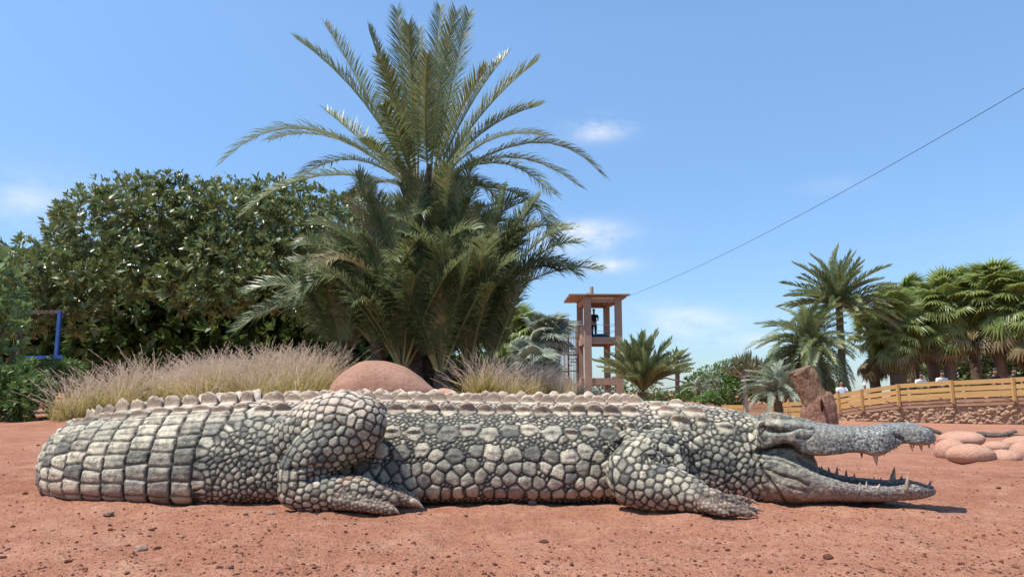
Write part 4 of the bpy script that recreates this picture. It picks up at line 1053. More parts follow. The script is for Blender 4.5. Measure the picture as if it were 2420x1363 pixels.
def tussock(x, y, s, lean=0.12, label=None, group=None):
    k = rr.randrange(5); z = g1(x, y)
    root = empty('fountain_grass', (x, y, z - .02), label=label, cat='grass tussock', group=group)
    root['kind'] = 'thing'
    root.rotation_euler = (rr.uniform(-.08, .08), rr.uniform(-.05, .08) + lean, rr.uniform(0, 6.28)); root.scale = (s, s, s)
    for nm, m in zip(('blades', 'plumes'), TUS[k]):
        o = obj(nm, m, root); o['kind'] = 'stuff'
LB = ('tawny fountain grass tussock with pinkish plumes on the bank under the evergreen tree', 'fountain grass on the bank under the tree')
for (px, Y, s) in [(165, 7.2, .72), (225, 7.4, .8), (280, 7.5, .85), (200, 8.0, .9), (300, 8.1, .95)]: tussock(XP(px, Y, 960), Y, s, label='outermost fountain grass tussock with pinkish plumes behind the curve of the tail', group='grass tussocks behind the tail')
for i in range(46):
    Y = rr.uniform(7.4, 10.6); px = rr.uniform(310 - (Y - 7.4) * 10, 730 if Y < 8.4 else 790)
    tussock(XP(px, Y, 950), Y, rr.uniform(.72, 1.0), label=LB[0], group=LB[1])
for (px, Y, s) in [(735, 8.2, .8), (760, 8.6, .9), (730, 8.9, 1.0), (790, 9.0, .9)]: tussock(XP(px, Y, 940), Y, s, label='fountain grass tussock growing against the rounder end of the big smooth boulder', group='grass beside the boulder')
for i in range(30):
    Y = rr.uniform(8.0, 10.0); px = rr.uniform(1120, 1345)
    tussock(XP(px, Y, 940), Y, rr.uniform(.55, .75) * (1.15 - .5 * (px - 1140) / 205), label='fountain grass tussock with pinkish plumes between palm clump and watchtower', group='fountain grass between palm and tower')
for i in range(5):
    px = rr.uniform(1350, 1430); tussock(XP(px, 10.5, 940), 10.5, rr.uniform(.45, .6), label='short straw coloured grass tussock in front of the watchtower foot', group='grass in front of the tower')

# --- boulder beside the palm
V, F = rock_verts(4, 3, .10, .8); V = V * np.array([.54, .42, .36])
V[:, 2] *= np.interp(V[:, 0], [-.54, -.2, .25, .54], [.96, 1.06, .86, .42]); V[:, 0] += .06
bp = P(893, 925, 7.7)
obj('boulder', mesh('boulder', V, F, MAT_BOULDER, True), loc=(bp.x, 7.7, ZP(918, 7.7) - .06), label='big smooth terracotta boulder rising behind the raised hind leg', cat='boulder')
V, F = rock_verts(3, 9, .2, 1.0, (.16, .1, .09), True); q = P(1048, 934, 7.2)
obj('rock', mesh('rock', V, F, MAT_COBBLE), loc=(q.x, 7.2, q.z - .02), label='small flat pinkish rock at the foot of the big smooth boulder', cat='rock')
# ------------------------------------------------------------------ watchtower
MAT_ADOBE = stone_mat('adobe', (0.34, 0.22, 0.155), (0.44, 0.305, 0.225), 1.2)
MAT_RUST = stone_mat('rusty_iron', (0.22, 0.13, 0.09), (0.34, 0.22, 0.16), 8)
MAT_PALEMETAL = Mat('pale_metal', .5, .4); MAT_PALEMETAL.color((0.5, 0.47, 0.42))
MAT_DARKCLOTH = Mat('dark_cloth', .8, .2); MAT_DARKCLOTH.color((0.012, 0.02, 0.022))
MAT_TARP = Mat('teal_tarp', .6, .3); MAT_TARP.color(MAT_TARP.mix(MAT_TARP.rng(MAT_TARP.noise(3), .4, .6), (0.02, 0.06, 0.075), (0.05, 0.12, 0.14)))
TY = 40.0
def tp(px, py, Y=TY): return P(px, py, Y)
tg = -0.45
tower = empty('watchtower', (tp(1415, 930).x, TY, tg), label='open earth coloured watchtower with a flat roof and square pillars', cat='tower')
TR = lambda b, nm, mat: at_root(b.build(nm, mat), tower)
YF, YB = TY, TY + 2.6
zr = ZP(703, TY)                                                           # underside of the roof
def pillar(x, y, w, top):
    b = MB(); n = 7
    for i in range(n):
        z0 = tg - .3 + (top - tg + .3) * i / n; z1 = tg - .3 + (top - tg + .3) * (i + 1) / n
        b.box((x, y, (z0 + z1) / 2), (w, w, z1 - z0 - .004)) if False else None
    b.box((x, y, (tg - .3 + top) / 2), (w, w, top - tg + .3)); return b
xl, xr_ = tp(1389, 800).x, tp(1462, 800).x
bxl, bxr = tp(1371, 800, YB).x, tp(1434, 800, YB).x
for (x, y, w) in ((xl, YF, .38), (xr_, YF, .36), (bxl, YB, .34), (bxr, YB, .34)): TR(pillar(x, y, w, zr + .06), 'pillar', MAT_ADOBE)
def ring(nm, py0, py1, w):
    z1, z0 = ZP(py0, YF), ZP(py1, YF); zc, h = (z0 + z1) / 2, z1 - z0
    for (a, c) in (((xl, YF), (xr_, YF)), ((bxl, YB), (bxr, YB)), ((xl, YF), (bxl, YB)), ((xr_, YF), (bxr, YB))):
        A, C = Vector((*a, zc)), Vector((*c, zc)); d = (C - A).normalized(); b = MB(); b.bar(A + d * .13, C - d * .13, w, h); TR(b, nm, MAT_ADOBE)
ring('beam', 702, 715, .22); ring('beam', 797, 812, .24); ring('beam', 893, 909, .24)
# floor slab and rubble edge
b = MB(); zf = ZP(796, YF); b.add([(xl, YF - .1, zf), (xr_, YF - .1, zf), (bxr, YB, zf), (bxl, YB, zf), (xl, YF - .1, zf - .12), (xr_, YF - .1, zf - .12), (bxr, YB, zf - .12), (bxl, YB, zf - .12)],
      [(0, 1, 2, 3), (7, 6, 5, 4), (0, 4, 5, 1), (1, 5, 6, 2), (2, 6, 7, 3), (3, 7, 4, 0)]); TR(b, 'floor', MAT_ADOBE)
# roof of planks, thin and overhanging
cx0, cx1 = tp(1343, 703).x, tp(1486, 700).x
npl = 9
for i in range(npl):
    y0 = YF - .55 + (YB - YF + 1.2) * i / npl; y1 = y0 + (YB - YF + 1.2) / npl - .02
    b = MB(); b.box(((cx0 + cx1) / 2 - .08 * (i / npl), (y0 + y1) / 2, zr + .11 + .012 * (i % 2)), (cx1 - cx0 - .05 * (i % 3), y1 - y0, .055)); TR(b, 'roof_plank', MAT_ADOBE)
b = MB(); t = tp(1401, 690); b.tube([(t.x, TY + .6, zr + .1), (t.x, TY + .6, ZP(678, TY + .6))], .11, 10); TR(b, 'chimney', MAT_ADOBE)
b = MB(); t = tp(1391, 694); b.box((t.x, TY + .4, zr + .22), (.16, .16, .16)); TR(b, 'stub', MAT_ADOBE)
# low wall panels on the platform, railing, cables
b = MB(); A, C = Vector((xl, YF, zf)), Vector((bxl, YB, zf)); d = (C - A).normalized(); h = .75; b.bar(A + d * .2 + Vector((0, 0, h / 2)), C - d * .2 + Vector((0, 0, h / 2)), .08, h); TR(b, 'parapet', MAT_ADOBE)
for q in (0.35, .7):
    b = MB(); b.tube([(xl, YF - .02, zf + q), ((xl + xr_) / 2, YF - .02, zf + q - .05), (xr_, YF - .02, zf + q)], .012, 5); TR(b, 'rail', MAT_PALEMETAL)
    b = MB(); b.tube([(xr_, YF, zf + q), (bxr, YB, zf + q)], .012, 5); TR(b, 'rail', MAT_PALEMETAL)
# spiral stair in its cage
sc = Vector((tp(1343, 850, TY + 1).x, TY + 1.0, tg)); rad = .52; zt = ZP(760, TY + 1)
stair = at_root(obj('spiral_stair', None, loc=sc), tower)
def st(nm, b, mat): o = b.build(nm, mat); o.parent = stair; o.matrix_parent_inverse = Matrix.Translation(-sc); return o
b = MB(); b.tube([sc - Vector((0, 0, .2)), Vector((sc.x, sc.y, zt + .2))], .06, 8); st('centre_pole', b, MAT_RUST)
ns = 19
for i in range(ns):
    a = i * .44; z = tg + .15 + (zf - tg - .2) * i / ns; d = Vector((math.cos(a), math.sin(a), 0)); e = Vector((-math.sin(a), math.cos(a), 0))
    b = MB(); c = Vector((sc.x, sc.y, z)); b.add([c + d * .05 - e * .03, c + d * rad - e * .16, c + d * rad + e * .16, c + d * .05 + e * .03] + [q + Vector((0, 0, .04)) for q in (c + d * .05 - e * .03, c + d * rad - e * .16, c + d * rad + e * .16, c + d * .05 + e * .03)],
          [(3, 2, 1, 0), (4, 5, 6, 7), (0, 1, 5, 4), (1, 2, 6, 5), (2, 3, 7, 6), (3, 0, 4, 7)]); st('step', b, MAT_RUST)
for i in range(22):
    a = i * 2 * math.pi / 22; p = sc + Vector((math.cos(a) * (rad + .04), math.sin(a) * (rad + .04), -.2))
    b = MB(); b.tube([p, Vector((p.x, p.y, zt))], .016 if i % 5 else .035, 5); st('bar', b, MAT_RUST)
for k in range(6):
    z = tg + .1 + (zt - tg - .1) * k / 5; b = MB()
    pts = [sc + Vector((math.cos(a * .3142) * (rad + .04), math.sin(a * .3142) * (rad + .04), z - tg)) for a in range(21)]; b.tube(pts, .02, 5); st('hoop', b, MAT_RUST)
b = MB(); pts = [sc + Vector((math.cos(i * .2) * rad, math.sin(i * .2) * rad, .9 + i * .062)) for i in range(44)]; b.tube(pts, .025, 5); st('handrail', b, MAT_PALEMETAL)
b = MB(); b.bar((sc.x - .45, TY + .95, zt), (bxl + .1, TY + .95, zt), .05, .05); TR(b, 'landing_rail', MAT_PALEMETAL)
# a dark tarpaulin on the platform and the keeper sitting on it
tc_ = tp(1418, 790, TY + .9); V, F = rock_verts(3, 41, .18, 1.3, (.62, .45, .16)); 
obj('tarpaulin', mesh('tarpaulin', V, F, MAT_TARP, True), loc=(tc_.x, TY + 1.0, zf + .10), label='dark blue green tarpaulin heaped on the watchtower platform', cat='tarpaulin')
def person(loc, h, shirt, hair, arms, facing=-1, cap=None, label='', lean=0.0, group=None, legs=(0.03, 0.035, 0.05), skin=(0.30, 0.17, 0.11), name='person'):
    """standing person leaning on the rail: one skinned body, shirt, hair"""
    s = h / 1.75; L = Vector(loc)
    root = empty(name, loc, label=label, cat='person', group=group)
    q = lambda x, y, z: Vector((x * s, y * s + lean * max(0, z - .95) * s * facing, z * s))
    def skin_body(nm, nodes, edges, mat, lv=2):
        me = bpy.data.meshes.new(nm); me.from_pydata([q(*n[:3]) for n in nodes], edges, []); me.update()
        o = obj(nm, me, root); o.modifiers.new('k', 'SKIN').use_smooth_shade = True
        sv = me.skin_vertices[0].data
        for i, n in enumerate(nodes): sv[i].radius = (n[3] * s, (n[4] if len(n) > 4 else n[3]) * s); 
        sv[0].use_root = True
        m = o.modifiers.new('s', 'SUBSURF'); m.levels = m.render_levels = lv
        dg = bpy.context.evaluated_depsgraph_get(); out = bpy.data.meshes.new_from_object(o.evaluated_get(dg), depsgraph=dg)
        o.modifiers.clear(); o.data = out; out.name = nm; out.materials.append(mat); return o
    f = facing
    (ex, ey, ez), (hx, hy, hz) = arms
    nodes = [(0, 0, .95, .15, .11), (0, 0, 1.18, .145, .10), (0, 0, 1.38, .17, .10), (0, 0, 1.47, .07), (0, .02 * f, 1.55, .055), (0, .03 * f, 1.63, .088, .10), (0, .02 * f, 1.72, .07, .085),
             (.19, 0, 1.40, .06), (ex, ey * f, ez, .042), (hx, hy * f, hz, .033), (hx * .9, (hy + .07) * f, hz - .01, .035), (-.19, 0, 1.40, .06), (-ex, ey * f, ez, .042), (-hx, hy * f, hz, .033), (-hx * .9, (hy + .07) * f, hz - .01, .035),
             (.09, 0, .88, .085), (.10, .01 * f, .48, .06), (.10, 0, .08, .04), (.10, .12 * f, .03, .04), (-.09, 0, .88, .085), (-.10, .01 * f, .48, .06), (-.10, 0, .08, .04), (-.10, .12 * f, .03, .04)]
    ed = [(0, 1), (1, 2), (2, 3), (3, 4), (4, 5), (5, 6), (2, 7), (7, 8), (8, 9), (9, 10), (2, 11), (11, 12), (12, 13), (13, 14), (0, 15), (15, 16), (16, 17), (17, 18), (0, 19), (19, 20), (20, 21), (21, 22)]
    sk = Mat('skin_tone', .6, .3); sk.color(skin)
    skin_body('body', nodes, ed, sk.m)
    # face: nose, two eyes
    fb_ = MB(); c = q(0, .03 * f, 1.63); fb_.tube([c + Vector((0, .085 * f * s, .01 * s)), c + Vector((0, .115 * f * s, -.02 * s))], [.010 * s, .016 * s], 6)
    o = fb_.build('nose', sk.m, root)
    for sd in (-1, 1):
        e_ = MB(); e_.tube([c + Vector((sd * .032 * s, .07 * f * s, .022 * s)), c + Vector((sd * .032 * s, .092 * f * s, .022 * s))], .012 * s, 6); e_.build('eye', MAT_DARKCLOTH, root)
    sm = Mat('shirt', .85, .15); sm.color(shirt)
    sh = [(0, 0, .93, .165, .125), (0, 0, 1.18, .162, .118), (0, 0, 1.38, .188, .118), (0, 0, 1.46, .09), (.20, 0, 1.40, .078), (ex * .85 + .03, ey * f * .6, ez + (1.40 - ez) * .35, .062), (-.20, 0, 1.40, .078), (-ex * .85 - .03, ey * f * .6, ez + (1.40 - ez) * .35, .062)]
    skin_body('shirt', sh, [(0, 1), (1, 2), (2, 3), (2, 4), (4, 5), (2, 6), (6, 7)], sm.m)
    tr = Mat('trousers', .85, .15); tr.color(legs)
    skin_body('trousers', [(0, 0, .93, .17, .13), (.095, 0, .80, .105), (.10, .01 * f, .48, .08), (.10, 0, .12, .065), (-.095, 0, .80, .105), (-.10, .01 * f, .48, .08), (-.10, 0, .12, .065)], [(0, 1), (1, 2), (2, 3), (0, 4), (4, 5), (5, 6)], tr.m)
    hm = Mat('hair', .7, .3); hm.color(cap or hair)
    skin_body('cap' if cap else 'hair', [(0, -.03 * f, 1.68, .092, .09), (0, -.01 * f, 1.76, .098, .11), (0, .0, 1.82, .06, .07)], [(0, 1), (1, 2)], hm.m)
    return root
person((tp(1404, 790, TY + 1.5).x, TY + 1.5, zf + .02), 1.62, (0.012, 0.02, 0.02), (0.01, 0.01, 0.01), ((.27, .10, 1.15), (.12, .22, 1.05)), label='dark clothed person standing in the shade of the watchtower platform')
# tension cable from the roof
b = MB(); A = Vector((tp(1488, 700).x, TY + .3, zr + .12)); C = P(2480, 174, 15.0)
b.tube([A.lerp(C, i / 14) - Vector((0, 0, .35 * 4 * (i / 14) * (1 - i / 14))) for i in range(15)] + [C + (C - A) * .6], .0068, 6)
obj('cable', b.mesh('cable', MAT_DARKCLOTH), label='thin dark cable running from the watchtower roof up across the sky', cat='cable')
# weathered post in front of the tower
pp = on_ground(1344, 960); pY = 13.0; b = MB(); base = P(1341, 945, pY); base.z = g1(base.x, pY) - .1
b.tube([base, P(1342, 925, pY), P(1344, 900, pY), P(1347, 894, pY)], [.062, .058, .06, .045], 9, jit=.1)
b.build('wooden_post', MAT_BARK, label='short weathered wooden post in the grass beside the spiral stair', cat='post')

# ------------------------------------------------------------------ far palms
FRM = [frond_mesh('frond', MAT_FROND, (0, 0, 0), (0, 1.05, .55 - .12 * k), (0, 2.2, .25 - .42 * k), L=.42, n=40, seedv=900 + k, width=.03, lift=.4, spread=.7, start=.12) for k in range(4)]
FRT = [frond_mesh('frond', MAT_FROND, (0, 0, 0), (0, 1.1, .22 - .08 * k), (0, 2.2, .12 - .22 * k), L=.40, n=40, seedv=940 + k, width=.03, lift=.5, spread=.5, start=.12) for k in range(4)]
FRM_S = [frond_mesh('frond', MAT_FROND_SILVER, (0, 0, 0), (0, 1.05, .55 - .12 * k), (0, 2.2, .3 - .40 * k), L=.42, n=40, seedv=920 + k, width=.034, lift=.4, spread=.7, start=.12) for k in range(3)]
def fan_mesh(k, mat):
    rd = random.Random(700 + k); V, F = [], []
    pet = .75; nseg = 26; Rf = .85
    for (y0, y1, w0, w1) in ((0, pet, .022, .014),):
        V += [(-w0, y0, 0), (w0, y0, 0), (w1, y1, 0), (-w1, y1, 0)]; F.append((0, 1, 2, 3))
    for i in range(nseg):
        a = (i / (nseg - 1) - .5) * math.radians(250); d = Vector((math.sin(a), math.cos(a), 0)); x = Vector((d.y, -d.x, 0))
        l = Rf * rd.uniform(.85, 1.05) * (1 - .22 * abs(a) / 2.2); o = Vector((0, pet, 0)); w = l * .072
        z1 = .06 - .10 * abs(a) / 2.2; m = o + d * l * .55 + Vector((0, 0, z1)); e = o + d * l + Vector((0, 0, z1 - l * (.25 + .25 * rd.random())))
        b = len(V); V += [o, m + x * w + Vector((0, 0, -.02)), m + Vector((0, 0, .025)), m - x * w + Vector((0, 0, -.02)), e]
        F += [(b, b + 1, b + 2), (b, b + 2, b + 3), (b + 1, b + 4, b + 2), (b + 2, b + 4, b + 3)]
    return mesh('leaf', V, F, mat)
FANM = [fan_mesh(k, MAT_FAN) for k in range(4)]
FANS = [fan_mesh(k + 9, MAT_FROND_SILVER) for k in range(3)]
FAND = [fan_mesh(k + 5, MAT_FROND_OLD) for k in range(2)]
def far_palm(name, label, px, py_base, py_crown, Y, r0, meshes, nf, size, el=(-.6, 1.3), group=None, dead=None, nd=0, seedv=0, skirt=0, trunk_mat=None, zbase=None):
    rd = random.Random(seedv + 50); x = P(px, py_crown, Y).x; zb = g1(x, Y) if zbase is None else zbase; zc = ZP(py_crown, Y)
    root = empty(name, (x, Y, zb), label=label, cat='palm tree', group=group)
    b = MB(); n = 9; H = zc - zb
    b.tube([(rd.uniform(-.02, .02), 0, -.2 + (H + .2) * i / n) for i in range(n + 1)], [r0 * (1.15 if i == 0 else 1 - .12 * i / n) * (1.25 if skirt and i > n - 3 else 1) for i in range(n + 1)], 12, jit=.10)
    o = b.build('trunk', trunk_mat or MAT_PTRUNK, root)
    for k in range(nf + nd):
        if k < nf: m = meshes[rd.randrange(len(meshes))]; e = rd.uniform(*el)
        else: m = dead[rd.randrange(len(dead))]; e = rd.uniform(-1.3, -.7)
        o = obj('frond' if m.name.startswith('frond') else 'leaf', m, root); az = k * 2.4 + rd.uniform(-.3, .3)
        o.location = (0, 0, H - (rd.uniform(0, skirt) * max(0, (1.3 - e) / 2.3) if k < nf else rd.uniform(.1, .5) + skirt * .8)); sc_ = size * rd.uniform(.8, 1.1)
        o.scale = (sc_, sc_, sc_); o.rotation_euler = (Matrix.Rotation(az, 3, 'Z') @ Matrix.Rotation(e, 3, 'X') @ Matrix.Rotation(rd.uniform(-.4, .4), 3, 'Y')).to_euler()
    return root
# right-hand grove behind the fence
far_palm('date_palm', 'tall slim date palm rising between the stout date palm and the fan palms', 1982, 920, 722, 39, .20, FRT, 84, 1.32, (-.45, 1.5), seedv=1)
far_palm('date_palm', 'stout drooping date palm with a thick shaggy trunk behind the leaning stump', 1915, 920, 832, 37, .62, FRM, 84, 1.22, (-.8, 1.35), seedv=2, dead=FRM, nd=16)
gf = 'fan palms behind the fence'
for i, (px, pc, Y, r0, nf, sz, lab) in enumerate([
   (2112, 770, 40, .42, 46, .98, 'stout fan palm with a wide trunk next to the tall slim date palm'), (2150, 735, 43, .3, 34, .9, 'taller fan palm peeping over the stout one with the wide trunk'),
   (2060, 800, 42, .28, 26, .8, 'lower fan palm with a narrow trunk above the man in the white cap'), (2232, 735, 40, .30, 46, 1.0, 'fan palm standing behind the two visitors in white shirts'),
   (2290, 720, 44, .3, 34, .95, 'rear fan palm between the two tallest crowns of the grove'), (2350, 715, 39, .30, 48, 1.05, 'tallest fan palm above the dark clothed visitors'), (2425, 740, 38, .30, 46, 1.0, 'fan palm next to the tallest one, at the outer end of the grove'), (2195, 765, 45, .3, 34, .9, 'darker fan palm deep inside the grove'),
   (2520, 700, 40, .3, 30, 1.0, 'outlying fan palm standing past the outer end of the grove')]):
    far_palm('fan_palm', lab, px, 930, pc - 25, Y, r0, FANM, int(nf * 1.5), sz * 1.28, (-1.2, 1.4), group=gf, dead=FAND, nd=16, seedv=10 + i, skirt=1.5)
# dark leafy trees behind the grove
for k, (px, Y, lab) in enumerate([(2250, 50, 'dark leafy tree filling the gap behind the two white shirted visitors'), (2400, 50, 'dark leafy tree behind the dark clothed visitors')]):
    c = P(px, 880, Y); tree('leafy_tree', lab, 'tree', (c.x, Y, -.4), [lobe(px, 850, 75, Y, 1, 1.0), lobe(px - 60, 870, 60, Y, 1, 1), lobe(px + 60, 860, 65, Y, 1, 1), lobe(px, 900, 80, Y, 1, .6)], 7000, .34, MAT_FICUS, [P(px, 850, Y), P(px - 50, 870, Y), P(px + 50, 860, Y)], .2, 60 + k, wid=.5)
# palms beside and behind the tower
far_palm('fan_palm', 'bright green fan palm behind the low silvery palm and the grass', 1225, 930, 785, 34, .25, FANM, 56, 1.0, (-1.1, 1.4), skirt=1.0, seedv=31, dead=FAND, nd=12)
far_palm('fan_palm', 'green fan palm half hidden by the drooping palm clump', 1180, 930, 795, 36, .25, FANM, 46, 1.0, (-1.1, 1.4), skirt=1.0, seedv=33, dead=FAND, nd=8)
far_palm('silver_fan_palm', 'silvery fan palm standing directly beside the spiral stair', 1290, 930, 795, 33, .22, FANS, 44, 1.0, (-1.1, 1.35), seedv=32)
far_palm('silver_fan_palm', 'low silvery fan palm with drooping leaves at the foot of the grass', 1262, 930, 855, 28, .18, FANS, 34, .85, (-1.1, 1.2), seedv=34)
far_palm('date_palm', 'low bushy date palm with steep fronds right beside the watchtower', 1520, 940, 926, 34, .3, FRT, 100, 1.15, (0.35, 1.6), seedv=35)
far_palm('date_palm', 'small distant date palm on a thin bare trunk', 1600, 935, 866, 60, .20, FRT, 46, .66, (-.3, 1.5), seedv=36)
far_palm('cycad', 'low glaucous cycad with a rosette of arching leaves beside the stump', 1838, 955, 938, 26, .16, FRM_S, 56, .56, (-.3, 1.3), seedv=37)
far_palm('yucca', 'small spiky yucca beside the brushy mound', 1650, 940, 925, 17, .05, FRM_S, 18, .16, (.1, 1.4), seedv=38)
# shrubs and trees between tower and stump
def bush(name, label, cat, pxs, Y, n, size, mat, seedv, top=None, base=940, **kw):
    L = [lobe(a, b, r, Y, 1, k) for (a, b, r, k) in pxs]; c = P(pxs[0][0], 940, Y); zb = g1(c.x, Y)
    return tree(name, label, cat, (c.x, Y, zb), L, n, size, mat, [P(a, b, Y) for (a, b, r, k) in pxs], kw.pop('r0', .08), seedv, **kw)
MAT_BRIGHT = leaf_mat('bright_leaf', (0.075, 0.155, 0.025), (0.14, 0.235, 0.05), (0.20, 0.24, 0.07), .45, .4, .25, .8)
bush('round_tree', 'bright green rounded tree standing behind the pale trunked aloe tree', 'tree', [(1735, 893, 52, .85), (1690, 903, 48, .85), (1780, 895, 46, .9), (1720, 925, 66, .6), (1812, 915, 45, .8), (1660, 920, 36, .8), (1760, 880, 34, .9)], 44, 13000, .2, MAT_BRIGHT, 71)
bush('round_tree', 'dense dark green bush beside the bright rounded tree', 'bush', [(1655, 915, 40, .8), (1640, 930, 30, .7), (1690, 935, 40, .6)], 40, 4500, .2, MAT_SHRUB, 72)
bush('bare_shrub', 'greyish thin twiggy shrub in front of the rounded tree', 'shrub', [(1672, 905, 26, 1.2), (1685, 890, 18, 1.2), (1660, 925, 20, 1)], 33, 900, .12, MAT_FROND_SILVER, 73, wid=.2)
for k, px in enumerate((1655, 1665, 1674, 1684, 1692)): pass
bush('low_shrubs', 'yellowish green shrub trailing over the earth mound behind the neck', 'shrub', [(1680, 938, 16, .8), (1655, 946, 18, .5), (1695, 948, 12, .7)], 14.2, 900, .06, MAT_BRIGHT, 74, r0=.01)
bush('low_shrubs', 'grey green scrub between the bushy date palm and the earth mound', 'shrub', [(1580, 940, 30, .5), (1620, 935, 28, .6), (1550, 945, 25, .5)], 22, 2000, .1, MAT_SHRUB, 75, r0=.02)
bush('dark_hedge', 'dark hedge behind the cycad and the leaning stump', 'hedge', [(1850, 905, 40, .7), (1890, 900, 50, .7), (1820, 930, 40, .6), (1945, 925, 45, .5), (1500, 930, 60, .5), (1440, 925, 40, .7)], 47, 5000, .26, MAT_FICUS, 76)
# aloe tree: pale trunk with a flat head of rosettes
at_ = P(1762, 940, 35); aloe = empty('aloe_tree', (at_.x, 35, g1(at_.x, 35)), label='pale trunked tree aloe with a flat head of spiky rosettes', cat='tree')
MAT_ALOEBARK = bark_mat('pale_bark', (0.38, 0.31, 0.23), (0.50, 0.42, 0.33)); MAT_ALOE = leaf_mat('aloe_leaf', (0.16, 0.19, 0.10), (0.27, 0.29, 0.17), (0.30, 0.24, 0.13), .5, .4, .1, 2)
b = MB(); a0 = Vector(aloe.location) - Vector((0, 0, .2)); t0 = P(1757, 888, 35); b.tube([a0, a0.lerp(t0, .5) + Vector((.03, 0, 0)), t0], [.13, .10, .09], 10)
hd_ = [(1715, 878), (1735, 866), (1752, 858), (1770, 854), (1785, 862), (1796, 872), (1745, 878), (1775, 874), (1760, 868), (1730, 884)]
for (px, py) in hd_: q = P(px, py, 35 + rr.uniform(-.5, .5)); b.tube([t0 - Vector((0, 0, .05)), t0.lerp(q, .5) + Vector((0, 0, -.05)), q], [.06, .045, .03], 6)
at_root(b.build('trunk', MAT_ALOEBARK), aloe)
for (px, py) in hd_:
    q = P(px, py, 35 + rr.uniform(-.4, .4)); V, F = [], []
    for i in range(26):
        a = i * 2.4; e = rr.uniform(-.2, 1.4); d = Vector((math.cos(a) * math.cos(e), math.sin(a) * math.cos(e), math.sin(e))); x = d.cross(Vector((.2, .1, 1))).normalized() * .055; l = rr.uniform(.40, .60); k = len(V)
        V += [q - x, q + x, q + d * l * .6 + x * .7, q + d * l * .6 - x * .7, q + d * l + Vector((0, 0, .06))]; F += [(k, k + 1, k + 2, k + 3), (k + 3, k + 2, k + 4)]
    at_root(obj('rosette', mesh('rosette', V, F, MAT_ALOE)), aloe)

# ------------------------------------------------------------------ fence, walkway and stone wall
MAT_WOOD = Mat('fence_wood', .75, .2); _a = MAT_WOOD.noise(3.0, 5, .6, stretch=(.4, .4, 6)); _c = MAT_WOOD.mix(MAT_WOOD.rng(_a, .35, .65), (0.44, 0.26, 0.085), (0.56, 0.36, 0.14))
MAT_WOOD.color(MAT_WOOD.mix(MAT_WOOD.rng(MAT_WOOD.rnd(), 0, 1, 0, .35), _c, (0.36, 0.20, 0.10)))
MAT_WOODOLD = Mat('old_wood', .85, .15); MAT_WOODOLD.color(MAT_WOODOLD.mix(MAT_WOODOLD.rng(MAT_WOODOLD.noise(4, 5, .6, stretch=(.4, .4, 5)), .35, .65), (0.27, 0.15, 0.09), (0.38, 0.235, 0.15)))
FT = [(2600, 878), (2520, 884), (2420, 889), (2385, 893), (2250, 899), (2120, 908), (2035, 920), (1982, 930), (1925, 943), (1898, 949), (1840, 951), (1800, 956), (1735, 957), (1680, 957), (1610, 958)]
ftx = np.array([a for a, b in FT])[::-1]; fty = np.array([b for a, b in FT])[::-1]
WPX = np.array([p for p, y in WALL_PTS])[::-1]; WYY = np.array([y for p, y in WALL_PTS])[::-1]
def fpt(px, dz=0.0, dy=0.0):
    Y = float(np.interp(px, WPX, WYY)); p = P(px, float(np.interp(px, ftx, fty)), Y); p.z += dz; p.y += dy; return p
posts = [2520, 2392, 2247, 2120, 2035, 1981, 1940, 1897, 1842]
fence = empty('wooden_fence', fpt(2120, -1.0), label='yellow wooden rail fence along the raised walkway above the stone wall', cat='fence')
FB = lambda b, nm, mat: at_root(b.build(nm, mat), fence)
for i, px in enumerate(posts):
    p = fpt(px); b = MB(); b.box((p.x, p.y - .02, p.z - .44), (.10, .10, .92)); FB(b, 'post', MAT_WOOD)
    b = MB(); s0 = fpt(px, -.70); b.tube([s0 + Vector((-.55, -.06, .02)), s0 + Vector((.05, -.10, -.22)), Vector((s0.x + .45, s0.y - .14, g1(s0.x, s0.y) - .05))], [.03, .03, .03], 6); FB(b, 'brace', MAT_RUST)
for a, c in zip(posts[:-1], posts[1:]):
    for (dz, h) in ((-.085, .17), (-.33, .175), (-.58, .235)):
        j = rr.uniform(-.012, .012); b = MB(); b.bar(fpt(a, dz + j, .05), fpt(c, dz + j, .05), .035, h); FB(b, 'rail', MAT_WOOD)
fence2 = empty('wooden_fence', fpt(1760, -1.0), label='lower brown slatted fence showing behind the neck of the crocodile', cat='fence')
posts2 = [1832, 1762, 1707, 1640, 1585]
for px in posts2:
    p = fpt(px, 0, .3); b = MB(); b.box((p.x, p.y, p.z - .60), (.09, .09, 1.2)); at_root(b.build('post', MAT_WOOD), fence2)
for k, (a, c) in enumerate(zip(posts2[:-1], posts2[1:])):
    for i in range(5):
        dz = -.10 - i * .235; b = MB(); b.bar(fpt(a, dz, .36), fpt(c, dz, .36), .03, .205); at_root(b.build('slat', MAT_WOODOLD if k == 0 else MAT_WOOD), fence2)
# deck edge boards under the fence
deck = empty('walkway', fpt(2250, -1.1), label='weathered plank edge of the raised walkway between fence and stone wall', cat='walkway')
for a, c in zip(posts[:-1], posts[1:]):
    for i in range(2):
        dz = -.79 - i * .15; b = MB(); b.bar(fpt(a, dz, .10 + .03 * i), fpt(c, dz, .10 + .03 * i), .05, .135); at_root(b.build('plank', MAT_WOODOLD), deck)
    b = MB(); A, C = fpt(a, -1.10, .30), fpt(c, -1.10, .30); B2 = Vector((0, 2.2, 0)); b.add([A, C, C + B2, A + B2, A - Vector((0, 0, .08)), C - Vector((0, 0, .08)), C + B2 - Vector((0, 0, .08)), A + B2 - Vector((0, 0, .08))], [(0, 1, 2, 3), (7, 6, 5, 4), (0, 4, 5, 1), (1, 5, 6, 2), (2, 6, 7, 3), (3, 7, 4, 0)])
    at_root(b.build('deck_board', MAT_WOODOLD), deck)
